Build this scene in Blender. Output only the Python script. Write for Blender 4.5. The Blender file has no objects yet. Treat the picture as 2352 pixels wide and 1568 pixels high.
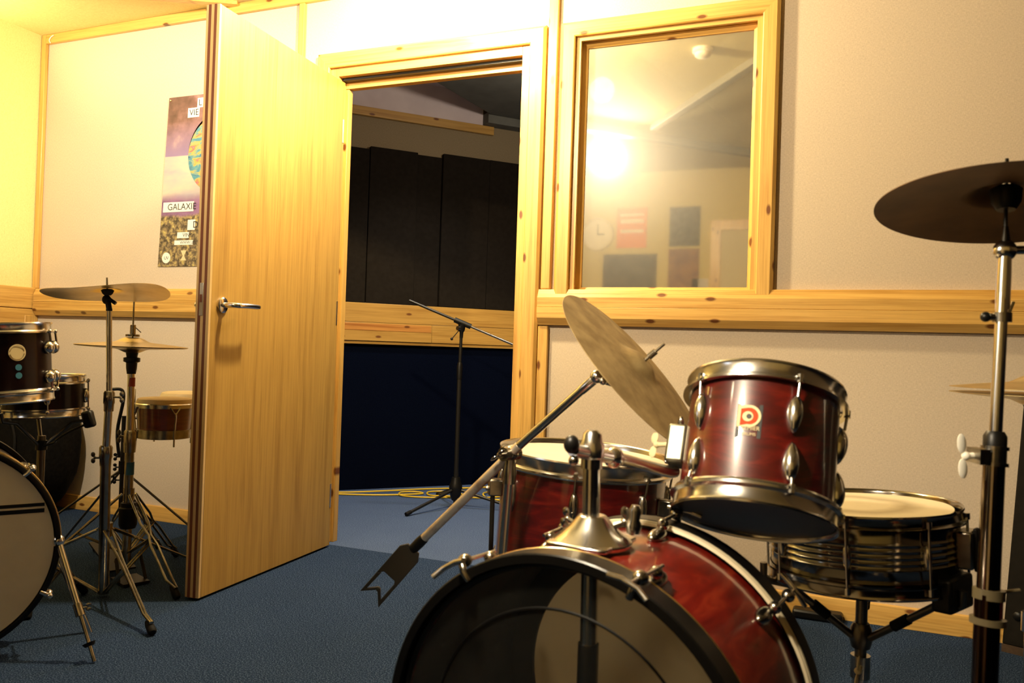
import bpy, bmesh, math, random
from mathutils import Vector as V, Matrix
random.seed(4)
SC = bpy.context.scene
COL = SC.collection
pi = math.pi
def sin(a): return math.sin(math.radians(a))
def cos(a): return math.cos(math.radians(a))

# ------------------------------------------------------------------ materials
def new_mat(name):
    m = bpy.data.materials.new(name); m.use_nodes = True
    nt = m.node_tree; nt.nodes.clear()
    out = nt.nodes.new('ShaderNodeOutputMaterial')
    b = nt.nodes.new('ShaderNodeBsdfPrincipled')
    nt.links.new(b.outputs[0], out.inputs[0])
    return m, nt, b, out
def setp(b, col=None, rough=.5, metal=0., coat=0., spec=.5, sheen=0.):
    if col: b.inputs['Base Color'].default_value = (*col, 1)
    b.inputs['Roughness'].default_value = rough
    b.inputs['Metallic'].default_value = metal
    b.inputs['Coat Weight'].default_value = coat
    b.inputs['Coat Roughness'].default_value = .05
    b.inputs['Specular IOR Level'].default_value = spec
    b.inputs['Sheen Weight'].default_value = sheen
def coords(nt, scale, kind='Object', rot=(0, 0, 0)):
    tc = nt.nodes.new('ShaderNodeTexCoord'); mp = nt.nodes.new('ShaderNodeMapping')
    mp.inputs['Scale'].default_value = scale; mp.inputs['Rotation'].default_value = rot
    nt.links.new(tc.outputs[kind], mp.inputs[0]); return mp.outputs[0]
def noise(nt, vec, scale, detail=4, rough=.55, dist=0.):
    n = nt.nodes.new('ShaderNodeTexNoise'); n.inputs['Scale'].default_value = scale
    n.inputs['Detail'].default_value = detail; n.inputs['Roughness'].default_value = rough
    n.inputs['Distortion'].default_value = dist
    nt.links.new(vec, n.inputs['Vector']); return n.outputs['Fac']
def ramp(nt, fac, stops):
    r = nt.nodes.new('ShaderNodeValToRGB'); e = r.color_ramp.elements
    while len(e) < len(stops): e.new(.5)
    for i, (p, c) in enumerate(stops):
        e[i].position = p; e[i].color = (*c, 1)
    nt.links.new(fac, r.inputs[0]); return r.outputs[0]
def mix(nt, fac, a, b, mode='MIX'):
    m = nt.nodes.new('ShaderNodeMix'); m.data_type = 'RGBA'; m.blend_type = mode
    for sock, val in ((m.inputs[0], fac), (m.inputs[6], a), (m.inputs[7], b)):
        if hasattr(val, 'links') or hasattr(val, 'is_linked'): nt.links.new(val, sock)
        elif isinstance(val, tuple): sock.default_value = (*val, 1)
        else: sock.default_value = val
    return m.outputs[2]
def mth(nt, op, a, b=None):
    m = nt.nodes.new('ShaderNodeMath'); m.operation = op
    for s, v in ((m.inputs[0], a), (m.inputs[1], b)):
        if v is None: continue
        if hasattr(v, 'is_linked'): nt.links.new(v, s)
        else: s.default_value = v
    return m.outputs[0]
def bump(nt, b, h, strength=.3, dist=.002):
    n = nt.nodes.new('ShaderNodeBump'); n.inputs['Strength'].default_value = strength
    n.inputs['Distance'].default_value = dist
    nt.links.new(h, n.inputs['Height']); nt.links.new(n.outputs[0], b.inputs['Normal'])
def plain(name, col, rough=.5, metal=0., coat=0., spec=.5):
    m, nt, b, o = new_mat(name); setp(b, col, rough, metal, coat, spec); return m
def speck(name, c1, c2, rough=.6, scale=60., metal=0., lo=.35, hi=.65, coat=0., stretch=(1, 1, 1), bmp=0., spec=.5):
    m, nt, b, o = new_mat(name); setp(b, None, rough, metal, coat, spec)
    f = noise(nt, coords(nt, stretch), scale)
    nt.links.new(ramp(nt, f, [(lo, c1), (hi, c2)]), b.inputs['Base Color'])
    if bmp: bump(nt, b, f, bmp)
    return m
def wood(name, axis, light, dark, knot=True, rough=.32, knot_amount=.45, figure=None):
    """timber with grain along one axis, growth streaks and scattered knots"""
    m, nt, b, o = new_mat(name); setp(b, None, rough, spec=.5)
    sc = [14., 14., 14.]; sc['xyz'.index(axis)] = .7
    v = coords(nt, tuple(sc))
    f1 = noise(nt, v, 2.2, 6, .6, .6)
    if figure:
        sf = [figure] * 3; sf['xyz'.index(axis)] = figure * .11
        f1 = noise(nt, coords(nt, tuple(sf)), 1., 5, .62, 2.2)
    c = ramp(nt, f1, [(.3, dark), (.52, light), (.75, tuple(x * 1.06 for x in light))])
    sc2 = [90., 90., 90.]; sc2['xyz'.index(axis)] = 2.
    f2 = noise(nt, coords(nt, tuple(sc2)), 2., 3)
    c = mix(nt, .35, c, ramp(nt, f2, [(.35, tuple(x * .8 for x in dark)), (.6, light)]))
    if knot:
        along, across = {'x': (0, 2), 'z': (2, 0), 'y': (1, 2)}[axis]
        tc = nt.nodes.new('ShaderNodeTexCoord'); sp = nt.nodes.new('ShaderNodeSeparateXYZ'); nt.links.new(tc.outputs['Object'], sp.inputs[0])
        cm = nt.nodes.new('ShaderNodeCombineXYZ')
        nt.links.new(mth(nt, 'MULTIPLY', sp.outputs[along], 4.6), cm.inputs[0]); nt.links.new(mth(nt, 'MULTIPLY', sp.outputs[across], 11.), cm.inputs[1])
        vo = nt.nodes.new('ShaderNodeTexVoronoi'); vo.voronoi_dimensions = '2D'; vo.inputs['Scale'].default_value = 1.
        nt.links.new(cm.outputs[0], vo.inputs['Vector'])
        bw = nt.nodes.new('ShaderNodeSeparateColor'); nt.links.new(vo.outputs['Color'], bw.inputs[0])
        pick = mth(nt, 'GREATER_THAN', bw.outputs[0], knot_amount)
        k = ramp(nt, vo.outputs['Distance'], [(.055, (1, 1, 1)), (.105, (0, 0, 0))])
        kk = nt.nodes.new('ShaderNodeSeparateColor'); nt.links.new(k, kk.inputs[0])
        c = mix(nt, mth(nt, 'MULTIPLY', kk.outputs[0], pick), c, (.16, .055, .012))
    nt.links.new(c, b.inputs['Base Color'])
    bump(nt, b, f2, .08, .001)
    return m
def weave(name, c1, c2, rough=.9):
    m, nt, b, o = new_mat(name); setp(b, None, rough, spec=.15)
    a = noise(nt, coords(nt, (120, 120, 460)), 1., 2); d = noise(nt, coords(nt, (460, 460, 120)), 1., 2)
    f = mth(nt, 'ADD', mth(nt, 'MULTIPLY', a, .5), mth(nt, 'MULTIPLY', d, .5))
    big = noise(nt, coords(nt, (1, 1, 1)), 2.2, 3)
    c = ramp(nt, f, [(.36, c1), (.64, c2)])
    c = mix(nt, mth(nt, 'MULTIPLY', big, .14), c, tuple(x * .78 for x in c1))
    nt.links.new(c, b.inputs['Base Color']); bump(nt, b, f, .18, .001)
    return m
def carpet(name, c1, c2, c3):
    m, nt, b, o = new_mat(name); setp(b, None, 1., spec=.0)
    f = noise(nt, coords(nt, (1, 1, 1)), 260., 2, .8)
    g = noise(nt, coords(nt, (1, 1, 1)), 3.5, 4)
    c = ramp(nt, f, [(.32, c1), (.5, c2), (.72, c3)])
    c = mix(nt, mth(nt, 'MULTIPLY', g, .3), c, c1)
    nt.links.new(c, b.inputs['Base Color']); bump(nt, b, f, .15, .002)
    return m
def emit(name, col, power):
    m = bpy.data.materials.new(name); m.use_nodes = True; nt = m.node_tree; nt.nodes.clear()
    out = nt.nodes.new('ShaderNodeOutputMaterial'); e = nt.nodes.new('ShaderNodeEmission')
    e.inputs[0].default_value = (*col, 1); e.inputs[1].default_value = power
    nt.links.new(e.outputs[0], out.inputs[0]); return m

PINE_L, PINE_D = (.68, .415, .115), (.47, .235, .045)
pine_x = wood('pine_grain_along_x', 'x', PINE_L, PINE_D)
pine_y = wood('pine_grain_along_y', 'y', PINE_L, PINE_D)
pine_z = wood('pine_grain_upright', 'z', PINE_L, PINE_D, knot_amount=.35)
pine_toned_down = wood('toned_down_pine_grain_along_x', 'x', (.50, .28, .062), (.34, .165, .03))  # darker copy of the pine, offsetting strong light in the next room
pine_dark = wood('pine_reddish_streak', 'x', (.55, .24, .05), (.33, .11, .02))
lipping = wood('door_lipping_pale', 'z', (.74, .53, .26), (.60, .39, .17), knot=False)
core_dark = wood('door_edge_dark_core', 'z', (.19, .055, .024), (.14, .038, .016), knot=False, rough=.5, figure=7.)
veneer = wood('door_veneer', 'z', (.49, .30, .072), (.34, .185, .037), knot=False, rough=.5)
fabric = weave('wall_fabric_beige', (.53, .44, .335), (.67, .565, .44))
fabric_yellow = weave('wall_fabric_yellow', (.70, .585, .25), (.83, .71, .335))
ceil_mat = weave('ceiling_cream', (.52, .46, .25), (.62, .55, .32))
hessian = weave('hessian_beige', (.21, .16, .085), (.28, .215, .125))
navy = carpet('navy_wall_carpet', (.0012, .0016, .005), (.002, .0035, .010), (.006, .009, .024))
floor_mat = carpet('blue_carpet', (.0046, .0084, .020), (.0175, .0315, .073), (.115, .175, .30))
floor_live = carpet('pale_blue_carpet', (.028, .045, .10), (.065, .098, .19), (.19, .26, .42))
grey_ceiling = speck('mauve_grey_ceiling', (.58, .48, .46), (.66, .56, .53), .9, 5)
dark_foam = speck('charcoal_foam', (.011, .008, .005), (.014, .0105, .007), .95, 40, spec=.1)
duct_grey = speck('dark_duct', (.11, .108, .085), (.14, .137, .11), .8, 8)
chrome = plain('chrome', (.70, .68, .64), .19, 1.)
chrome_dull = speck('worn_chrome', (.26, .24, .205), (.46, .43, .37), .22, 30, 1.)
chrome_pitted = speck('pitted_chrome_tube', (.50, .36, .26), (.86, .76, .62), .34, 25, .85, .3, .55)
steel_dark = plain('dark_steel', (.16, .14, .11), .3, 1.)
brass_edge = plain('aged_brass', (.68, .50, .22), .25, 1.)
bronze = speck('cymbal_bronze', (.60, .47, .22), (.74, .60, .33), .33, 14, 1., bmp=.03)
bronze_dull = speck('tarnished_bronze', (.25, .17, .07), (.40, .29, .13), .55, 22, .55, bmp=.05)
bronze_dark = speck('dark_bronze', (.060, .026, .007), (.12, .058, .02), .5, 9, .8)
def shell_wood(name, c1, c2, c3, coat=.9, spec=.4):
    m, nt, b, o = new_mat(name); setp(b, None, .35, coat=coat, spec=spec)
    f = noise(nt, coords(nt, (5, 5, 26)), 1.6, 6, .6, 1.2)
    b.inputs['Coat IOR'].default_value = 1.75; b.inputs['Coat Roughness'].default_value = .09
    nt.links.new(ramp(nt, f, [(.3, c1), (.52, c2), (.76, c3)]), b.inputs['Base Color']); return m
red_shell = shell_wood('red_stained_shell', (.028, .0009, .0009), (.070, .0022, .0016), (.145, .009, .0035))
red_shell_h = shell_wood('red_stained_bass_shell', (.075, .003, .002), (.15, .007, .003), (.27, .030, .009))
dark_shell = shell_wood('dark_wine_shell', (.0035, .0006, .0008), (.006, .0012, .0012), (.010, .002, .0018), .12, .12)
bongo_shell = shell_wood('mahogany_bongo', (.075, .008, .004), (.14, .017, .008), (.2, .03, .01))
inner_shell = speck('inside_of_shell', (.03, .022, .014), (.06, .045, .03), .8, 8)
black = plain('black_plastic', (.005, .0045, .004), .4, spec=.3)
black_gloss = plain('black_lacquer', (.004, .0035, .003), .3, spec=.25)
rubber = plain('black_rubber', (.006, .005, .0045), .7, spec=.2)
black_metal = plain('black_powder_coat', (.018, .016, .013), .38, .4)
felt = plain('dark_felt', (.02, .017, .014), .95)
bag_cloth = speck('black_bag_cloth', (.003, .0025, .002), (.007, .006, .005), .9, 60, bmp=.3, spec=.1)
skin_head = speck('bongo_skin', (.62, .47, .22), (.74, .58, .30), .55, 12)
white_head = speck('coated_white_head', (.60, .53, .42), (.70, .63, .5), .55, 6)
batter_back = speck('grey_batter_head', (.46, .40, .29), (.56, .49, .36), .6, 4)
def batter_mat():
    m, nt, b, o = new_mat('translucent_batter_head'); setp(b, (.50, .44, .33), .6)
    t = nt.nodes.new('ShaderNodeBsdfTranslucent'); t.inputs[0].default_value = (.75, .67, .50, 1)
    x = nt.nodes.new('ShaderNodeMixShader'); x.inputs[0].default_value = .18
    nt.links.new(b.outputs[0], x.inputs[1]); nt.links.new(t.outputs[0], x.inputs[2]); nt.links.new(x.outputs[0], o.inputs[0]); return m
batter_back = batter_mat()
paper_white = plain('white_paper', (.85, .82, .74), .7)
cream = plain('cream_badge', (.66, .55, .32), .65, spec=.15)
badge_red = plain('badge_red', (.70, .055, .012), .65, spec=.15)
tape_red = plain('red_tape', (.42, .05, .015), .5)
tape_blue = plain('blue_tape', (.015, .10, .18), .5)
dot_blue = plain('blue_dot_sticker', (.03, .17, .28), .5)
cable_yellow = plain('yellow_cable', (.80, .52, .03), .4)
ink = plain('printed_ink', (.03, .026, .03), .6)
cab_grey = speck('dark_grey_cabinet', (.006, .0047, .003), (.009, .007, .0045), .8, 40, spec=.15)
clear_plastic = plain('yellowed_clear_plastic', (.12, .095, .05), .3)
satin = plain('satin_steel', (.66, .63, .56), .3, 1.)

def snare_mat():
    m, nt, b, o = new_mat('worn_snare_head'); setp(b, None, .5)
    tc = nt.nodes.new('ShaderNodeTexCoord'); ln = nt.nodes.new('ShaderNodeVectorMath'); ln.operation = 'LENGTH'
    nt.links.new(tc.outputs['Object'], ln.inputs[0])
    d = mth(nt, 'ADD', ln.outputs['Value'], mth(nt, 'MULTIPLY', noise(nt, coords(nt, (1, 1, 1)), 9.), .06))
    c = ramp(nt, d, [(.0, (.70, .60, .40)), (.09, (.72, .62, .42)), (.125, (.42, .34, .2)), (.165, (.72, .62, .42))])
    nt.links.new(c, b.inputs['Base Color']); return m
def glass_mat(name, refl, rough, dust, tint, haze=0.):
    m = bpy.data.materials.new(name); m.use_nodes = True; nt = m.node_tree; nt.nodes.clear()
    out = nt.nodes.new('ShaderNodeOutputMaterial')
    tr = nt.nodes.new('ShaderNodeBsdfTransparent'); tr.inputs[0].default_value = (*tint, 1)
    gl = nt.nodes.new('ShaderNodeBsdfGlossy'); gl.inputs['Roughness'].default_value = rough
    gl.inputs[0].default_value = (.97, .95, .88, 1)
    df = nt.nodes.new('ShaderNodeBsdfDiffuse'); df.inputs[0].default_value = (.75, .72, .62, 1)
    hz = nt.nodes.new('ShaderNodeBsdfGlossy'); hz.inputs['Roughness'].default_value = .32; hz.inputs[0].default_value = (.97, .95, .88, 1)
    mh = nt.nodes.new('ShaderNodeMixShader'); mh.inputs[0].default_value = haze
    nt.links.new(gl.outputs[0], mh.inputs[1]); nt.links.new(hz.outputs[0], mh.inputs[2]); gl = mh
    m1 = nt.nodes.new('ShaderNodeMixShader'); m1.inputs[0].default_value = refl
    nt.links.new(tr.outputs[0], m1.inputs[1]); nt.links.new(gl.outputs[0], m1.inputs[2])
    m2 = nt.nodes.new('ShaderNodeMixShader')
    f = noise(nt, coords(nt, (1, 1, 1)), 5., 5); sp = noise(nt, coords(nt, (1, 1, 1)), 140., 2)
    s2 = ramp(nt, sp, [(.70, (0, 0, 0)), (.78, (1, 1, 1))]); ss = nt.nodes.new('ShaderNodeSeparateColor'); nt.links.new(s2, ss.inputs[0])
    fac = mth(nt, 'ADD', mth(nt, 'MULTIPLY', f, dust), mth(nt, 'MULTIPLY', ss.outputs[0], dust * 2))
    nt.links.new(fac, m2.inputs[0]); nt.links.new(m1.outputs[0], m2.inputs[1]); nt.links.new(df.outputs[0], m2.inputs[2])
    nt.links.new(m2.outputs[0], out.inputs[0]); return m
pane_mat = glass_mat('dusty_studio_glass', .70, .035, .06, (.8, .8, .78), .08)
clear_head = glass_mat('clear_drum_film', .06, .08, .015, (.85, .83, .78))

# ------------------------------------------------------------------ mesh builder
class B:
    def __init__(s): s.v = []; s.f = []
    def add(s, vs, fs, M=None):
        o = len(s.v)
        s.v += [(M @ V(p)) if M else V(p) for p in vs]
        s.f += [tuple(i + o for i in f) for f in fs]; return s
    def box(s, lo, hi, M=None):
        x0, y0, z0 = lo; x1, y1, z1 = hi
        return s.add([(x0, y0, z0), (x1, y0, z0), (x1, y1, z0), (x0, y1, z0), (x0, y0, z1), (x1, y0, z1), (x1, y1, z1), (x0, y1, z1)],
                     [(0, 3, 2, 1), (4, 5, 6, 7), (0, 1, 5, 4), (1, 2, 6, 5), (2, 3, 7, 6), (3, 0, 4, 7)], M)
    def lathe(s, prof, M=None, n=48, closed=False, warp=None):
        """prof: list of (r, z) turned about local z; r=0 ends make caps"""
        vs = []; fs = []; rows = []
        for r, z in prof:
            if r < 1e-6:
                rows.append([len(vs)]); vs.append((0, 0, z))
            else:
                row = []
                for i in range(n):
                    a = 2 * pi * i / n; w = warp(r, a) if warp else 0
                    row.append(len(vs)); vs.append((r * math.cos(a), r * math.sin(a), z + w))
                rows.append(row)
        m = len(rows)
        for k in range(m if closed else m - 1):
            A, C_ = rows[k], rows[(k + 1) % m]
            for i in range(n):
                j = (i + 1) % n
                if len(A) == 1 and len(C_) == 1: continue
                if len(A) == 1: fs.append((A[0], C_[i], C_[j]))
                elif len(C_) == 1: fs.append((A[i], A[j], C_[0]))
                else: fs.append((A[i], A[j], C_[j], C_[i]))
        return s.add(vs, fs, M)
    def cyl(s, p, q, r, r2=None, n=20, cap=True):
        p, q = V(p), V(q); d = q - p; L = d.length
        r2 = r if r2 is None else r2
        M = Matrix.Translation(p) @ d.to_track_quat('Z', 'Y').to_matrix().to_4x4()
        pr = [(r, 0), (r2, L)]
        if cap: pr = [(0, 0)] + pr + [(0, L)]
        return s.lathe(pr, M, n)
    def turned(s, p, q, prof, n=24):
        """prof [(fraction, radius)...] along p->q"""
        p, q = V(p), V(q); d = q - p; L = d.length
        M = Matrix.Translation(p) @ d.to_track_quat('Z', 'Y').to_matrix().to_4x4()
        pr = [(0, prof[0][0] * L)] + [(r, t * L) for t, r in prof] + [(0, prof[-1][0] * L)]
        return s.lathe(pr, M, n)
    def tube(s, pts, r, n=10, closed=False):
        pts = [V(p) for p in pts]; m = len(pts); vs = []; fs = []; up = None
        for i, p in enumerate(pts):
            a = pts[(i - 1) % m] if (closed or i) else p
            b = pts[(i + 1) % m] if (closed or i < m - 1) else p
            t = (b - a).normalized()
            if up is None: up = t.orthogonal().normalized()
            up = (up - t * up.dot(t)).normalized(); w = t.cross(up)
            for k in range(n):
                an = 2 * pi * k / n; vs.append(p + r * (math.cos(an) * up + math.sin(an) * w))
        for i in range(m if closed else m - 1):
            for k in range(n):
                a0 = i * n + k; a1 = i * n + (k + 1) % n; b0 = ((i + 1) % m) * n + k; b1 = ((i + 1) % m) * n + (k + 1) % n
                fs.append((a0, a1, b1, b0))
        if not closed:
            fs.append(tuple(range(n - 1, -1, -1))); fs.append(tuple((m - 1) * n + k for k in range(n)))
        return s.add(vs, fs)
    def ball(s, c, r, M=None, n=16):
        """r may be a triple of radii in the frame M"""
        rx, ry, rz = (r, r, r) if not hasattr(r, '__len__') else r
        pr = [(math.sin(pi * k / (n // 2)), -math.cos(pi * k / (n // 2))) for k in range(n // 2 + 1)]
        pr[0] = (0, -1); pr[-1] = (0, 1)
        S = Matrix.Translation(V(c)) @ Matrix.Diagonal((rx, ry, rz, 1))
        return s.lathe(pr, (M @ S) if M else S, n)
    def torus(s, M, R, r, n=48, k=10):
        return s.lathe([(R + r * math.cos(2 * pi * i / k), r * math.sin(2 * pi * i / k)) for i in range(k)], M, n, closed=True)
    def prism(s, poly, d0, d1, M=None):
        """polygon in local xy, thickness along local z"""
        n = len(poly)
        vs = [(x, y, d0) for x, y in poly] + [(x, y, d1) for x, y in poly]
        fs = [tuple(range(n - 1, -1, -1)), tuple(range(n, 2 * n))] + [(i, (i + 1) % n, n + (i + 1) % n, n + i) for i in range(n)]
        return s.add(vs, fs, M)
    def build(s, name, mat, parent=None, bevel=0., smooth=38, origin=None, M=None):
        off = V(parent_origin(parent)) if parent is not None else V(origin or (0, 0, 0))
        if M is not None and M.determinant() < 0:
            F_ = Matrix.Diagonal((1, -1, 1, 1)); s.v = [F_ @ p for p in s.v]; M = M @ F_
        me = bpy.data.meshes.new(name)
        me.from_pydata([tuple(p - off) for p in s.v], [], s.f)
        bm = bmesh.new(); bm.from_mesh(me)
        bmesh.ops.recalc_face_normals(bm, faces=bm.faces); bm.to_mesh(me); bm.free()
        for p in me.polygons: p.use_smooth = True
        me.set_sharp_from_angle(angle=math.radians(smooth))
        me.materials.append(mat)
        o = bpy.data.objects.new(name, me); COL.objects.link(o)
        if parent is not None: o.parent = parent
        else: o.location = off
        if M is not None: o.matrix_world = M
        if bevel:
            md = o.modifiers.new('rounded_edges', 'BEVEL'); md.width = bevel; md.segments = 2; md.limit_method = 'ANGLE'
            md.angle_limit = math.radians(40)
        return o
def parent_origin(o):
    p = V((0, 0, 0))
    while o is not None: p += o.location; o = o.parent
    return p
def tag(o, label, cat, group=None):
    o['label'] = label; o['category'] = cat
    if group: o['group'] = group
    return o
def thing(name, label, cat, loc, group=None):
    o = bpy.data.objects.new(name, None); COL.objects.link(o)
    o.location = loc; o.empty_display_size = .05
    return tag(o, label, cat, group)
def struct(o, label=None, cat=None):
    o['kind'] = 'structure'
    if label: o['label'] = label
    if cat: o['category'] = cat
    return o
def frame(c, n, xd):
    n = V(n).normalized(); x = V(xd); x = (x - n * x.dot(n)).normalized(); y = n.cross(x)
    M = Matrix((x, y, n)).transposed().to_4x4(); M.translation = V(c); return M
def text_mesh(txt, size):
    cu = bpy.data.curves.new('lettering', 'FONT'); cu.body = txt; cu.size = size; cu.align_x = 'LEFT'
    ob = bpy.data.objects.new('lettering', cu); me = ob.to_mesh()
    vs = [tuple(v.co) for v in me.vertices]; fs = [tuple(p.vertices) for p in me.polygons]
    ob.to_mesh_clear(); bpy.data.objects.remove(ob); bpy.data.curves.remove(cu)
    return vs, fs

# ------------------------------------------------------------------ camera
CAM = V((0, -3.0062, .8602))
cr, cu_, cf = V((.92249, .38463, .03278)), V((-.02566, -.02364, .99939)), V((-.38517, .92277, .01193))
cam = bpy.data.cameras.new('camera'); co = bpy.data.objects.new('camera', cam); COL.objects.link(co)
Mc = Matrix((cr, cu_, -cf)).transposed().to_4x4(); Mc.translation = CAM; co.matrix_world = Mc
cam.sensor_width = 36; cam.lens = 36 * 1893.84 / 2352; cam.clip_start = .02
cam.dof.use_dof = True; cam.dof.focus_distance = 3.6; cam.dof.aperture_fstop = 6.3
SC.camera = co

# ------------------------------------------------------------------ the room
CZ = 2.425       # ceiling height
XL, XR, YR = -3.96, 1.7, -3.82
def slab(name, lo, hi, mat): return struct(B().box(lo, hi).build(name, mat))
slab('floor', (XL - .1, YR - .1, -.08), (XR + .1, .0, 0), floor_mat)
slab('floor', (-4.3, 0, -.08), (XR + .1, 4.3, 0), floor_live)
struct(B().prism([(XL - .1, YR - .1), (XR + .1, YR - .1), (XR + .1, .12), (-2.665, .12), (-2.665, -.026), (XL, -.755), (XL - .1, -.755)], CZ, CZ + .1).build('ceiling', ceil_mat))
struct(B().prism([(-2.665, .12), (XL - .1, .12), (XL - .1, -.755), (XL, -.755), (-2.665, -.026)], CZ, CZ + .1).build('ceiling', fabric_yellow))
slab('wall_left', (XL - .1, YR - .1, 0), (XL, .12, CZ), fabric_yellow)
slab('wall_right', (XR, YR - .1, 0), (XR + .1, .12, CZ), speck('brown_wall_cloth', (.07, .05, .035), (.10, .075, .05), .9, 30))
slab('wall_rear', (XL, YR - .1, 0), (XR, YR, CZ), weave('rear_wall_cloth', (.62, .53, .25), (.72, .62, .31)))
slab('wall_rear', (XL, YR, 0), (-1.13, YR + .015, 1.08), navy); slab('wall_rear', (-.13, YR, 0), (XR, YR + .015, 1.08), navy)  # dark lower lining added to darken what the chrome reflects
slab('wall_right', (XR - .015, YR, 0), (XR, -.05, 1.08), navy)  # same dark lining, added on this wall for the chrome reflections
# back wall with a doorway and a window opening
DX0, DX1, DZ = -2.147, -1.205, 2.07
WX0, WX1, WZ0, WZ1 = -1.022, -.330, 1.080, 2.078
b = B()
for lo, hi in (((XL, 0, 0), (DX0, .085, CZ)), ((DX0, 0, DZ), (DX1, .085, CZ)), ((DX1, 0, 0), (WX0, .085, CZ)),
               ((WX0, 0, 0), (WX1, .085, WZ0)), ((WX0, 0, WZ1), (WX1, .085, CZ)), ((WX1, 0, 0), (XR, .085, CZ))):
    b.box(lo, hi)
struct(b.build('wall_back', fabric))

TR = [0]
beam_grey = plain('painted_grey_beam', (.20, .19, .145), .7)
def trim(bld, mat, bevel=.002, M=None):
    TR[0] += 1
    return struct(bld.build('trim_%d' % TR[0], mat, bevel=bevel, M=M, smooth=15))
def batten(lo, hi, mat, **k): return trim(B().box(lo, hi), mat, .004)
# framing battens on the fabric
batten((-3.926, -.022, CZ - .048), (-1.137, 0, CZ), pine_x); batten((-1.095, -.022, CZ - .048), (XR, 0, CZ), pine_x)
batten((-3.955, -.022, 1.105), (-3.925, 0, CZ), pine_z)
batten((-2.326, -.020, 1.105), (-2.296, 0, CZ - .048), pine_z)
batten((-1.136, -.020, 1.105), (-1.096, 0, CZ), pine_z)
batten((-1.140, -.020, 0), (-1.100, 0, .963), pine_z)
batten((-3.958, -.075, .069), (-3.928, 0, .965), pine_z)
# chair rail: two chamfered boards
def rail(x0, x1):
    for z0, z1, top in ((1.036, 1.104, 1), (.966, 1.035, 0)):
        poly = [(0, z0), (-.036, z0), (-.036, z1 - .032), (-.022, z1), (0, z1)] if top else [(0, z0), (-.020, z0), (-.038, z0 + .028), (-.038, z1), (0, z1)]
        M = Matrix(((0, 0, 1, 0), (1, 0, 0, 0), (0, 1, 0, 0), (0, 0, 0, 1)))
        trim(B().prism(poly, x0, x1, M), pine_x, .001)
rail(-3.925, -2.215); rail(-1.141, XR)
# rail on the yellow wall (boards one above the other)
for z0, z1 in ((.999, 1.108), (.90, .997)):
    batten((XL, YR, z0), (XL + .030, -.001, z1), pine_y)
# diagonal batten on the ceiling
d = V((-.87, -.49, 0)).normalized()
trim(B().prism([(0, -.02), (1.4, -.02), (1.4, .02), (0, .02)], CZ - .018, CZ, Matrix.Translation((-2.665, -.026, 0)) @ Matrix.Rotation(math.atan2(d.y, d.x), 4, 'Z')), pine_x, .002)
# ceiling beam seen only in the window's reflection
trim(B().prism([(0, -.03), (2.6, -.03), (2.6, .03), (0, .03)], CZ - .05, CZ, Matrix.Translation((-2.2, -1.76, 0)) @ Matrix.Rotation(math.radians(-46.5), 4, 'Z')), beam_grey, .002)
trim(B().prism([(0, -.025), (2.4, -.025), (2.4, .025), (0, .025)], CZ - .04, CZ, Matrix.Translation((-1.3, -2.4, 0)) @ Matrix.Rotation(math.radians(54), 4, 'Z')), beam_grey, .002)
def skirting(name, x0, x1):
    poly = [(0, 0), (-.020, 0), (-.020, .034), (-.014, .066), (0, .068)]
    M = Matrix(((0, 0, 1, 0), (1, 0, 0, 0), (0, 1, 0, 0), (0, 0, 0, 1)))
    return struct(B().prism(poly, x0, x1, M).build(name, pine_x, bevel=.001))
skirting('baseboard_back', XL, -2.215); skirting('baseboard_back', -1.100, XR)
struct(B().box((XL, YR, 0), (XL + .02, -.08, .068)).build('baseboard_left', pine_y))

# door frame: architraves, lining, stops
def mitred(x0, x1, z0, z1, w, yb, yf, sides, kind='arch'):
    """picture-frame moulding made of one mitred board per side, chamfered front; each side its own trim"""
    for sd in sides:
        b = B(); prof = {'arch': [(0, yb), (0, yf + .009), (.011, yf), (w - .004, yf), (w, yf + .003), (w, yb)], 'lip': [(0, yb), (0, yf), (w, yf), (w, yb)], 'bead': [(0, yb), (0, yf), (.006, yf), (w, yf + .013), (w, yb)]}[kind]
        ring = []
        for t, y in prof:
            if sd == 'T': ring.append([(x0 + t, y, z1 - t), (x1 - t, y, z1 - t)])
            if sd == 'B': ring.append([(x0 + t, y, z0 + t), (x1 - t, y, z0 + t)])
            if sd == 'L': ring.append([(x0 + t, y, z0 + (t if 'B' in sides else 0)), (x0 + t, y, z1 - t)])
            if sd == 'R': ring.append([(x1 - t, y, z0 + (t if 'B' in sides else 0)), (x1 - t, y, z1 - t)])
        n = len(ring)
        vs = [p[0] for p in ring] + [p[1] for p in ring]
        fs = [(i, (i + 1) % n, n + (i + 1) % n, n + i) for i in range(n)] + [tuple(range(n - 1, -1, -1)), tuple(range(n, 2 * n))]
        b.add(vs, fs); yield sd, b
for sd, bb in mitred(-2.212, -1.142, 0, 2.133, .066, 0, -.03, 'LRT'):
    trim(bb, pine_x if sd == 'T' else pine_z, 0)
for lo, hi, m in (((-2.147, -.012, 0), (-2.107, .095, 2.066), pine_z), ((-1.245, -.012, 0), (-1.205, .095, 2.066), pine_z),
                  ((-2.107, -.012, 2.030), (-1.245, .095, 2.068), pine_x),
                  ((-2.107, .046, 0), (-2.092, .078, 1.99), pine_z), ((-1.260, .046, 0), (-1.245, .078, 1.99), pine_z),
                  ((-2.107, .046, 1.992), (-1.245, .080, 2.030), pine_x)):
    trim(B().box(lo, hi), m, .0015)
seal = trim(B().box((-2.107, .014, 2.018), (-1.245, .040, 2.030)).box((-2.107, .082, 1.998), (-1.245, .092, 2.030)), black, .001)

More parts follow.
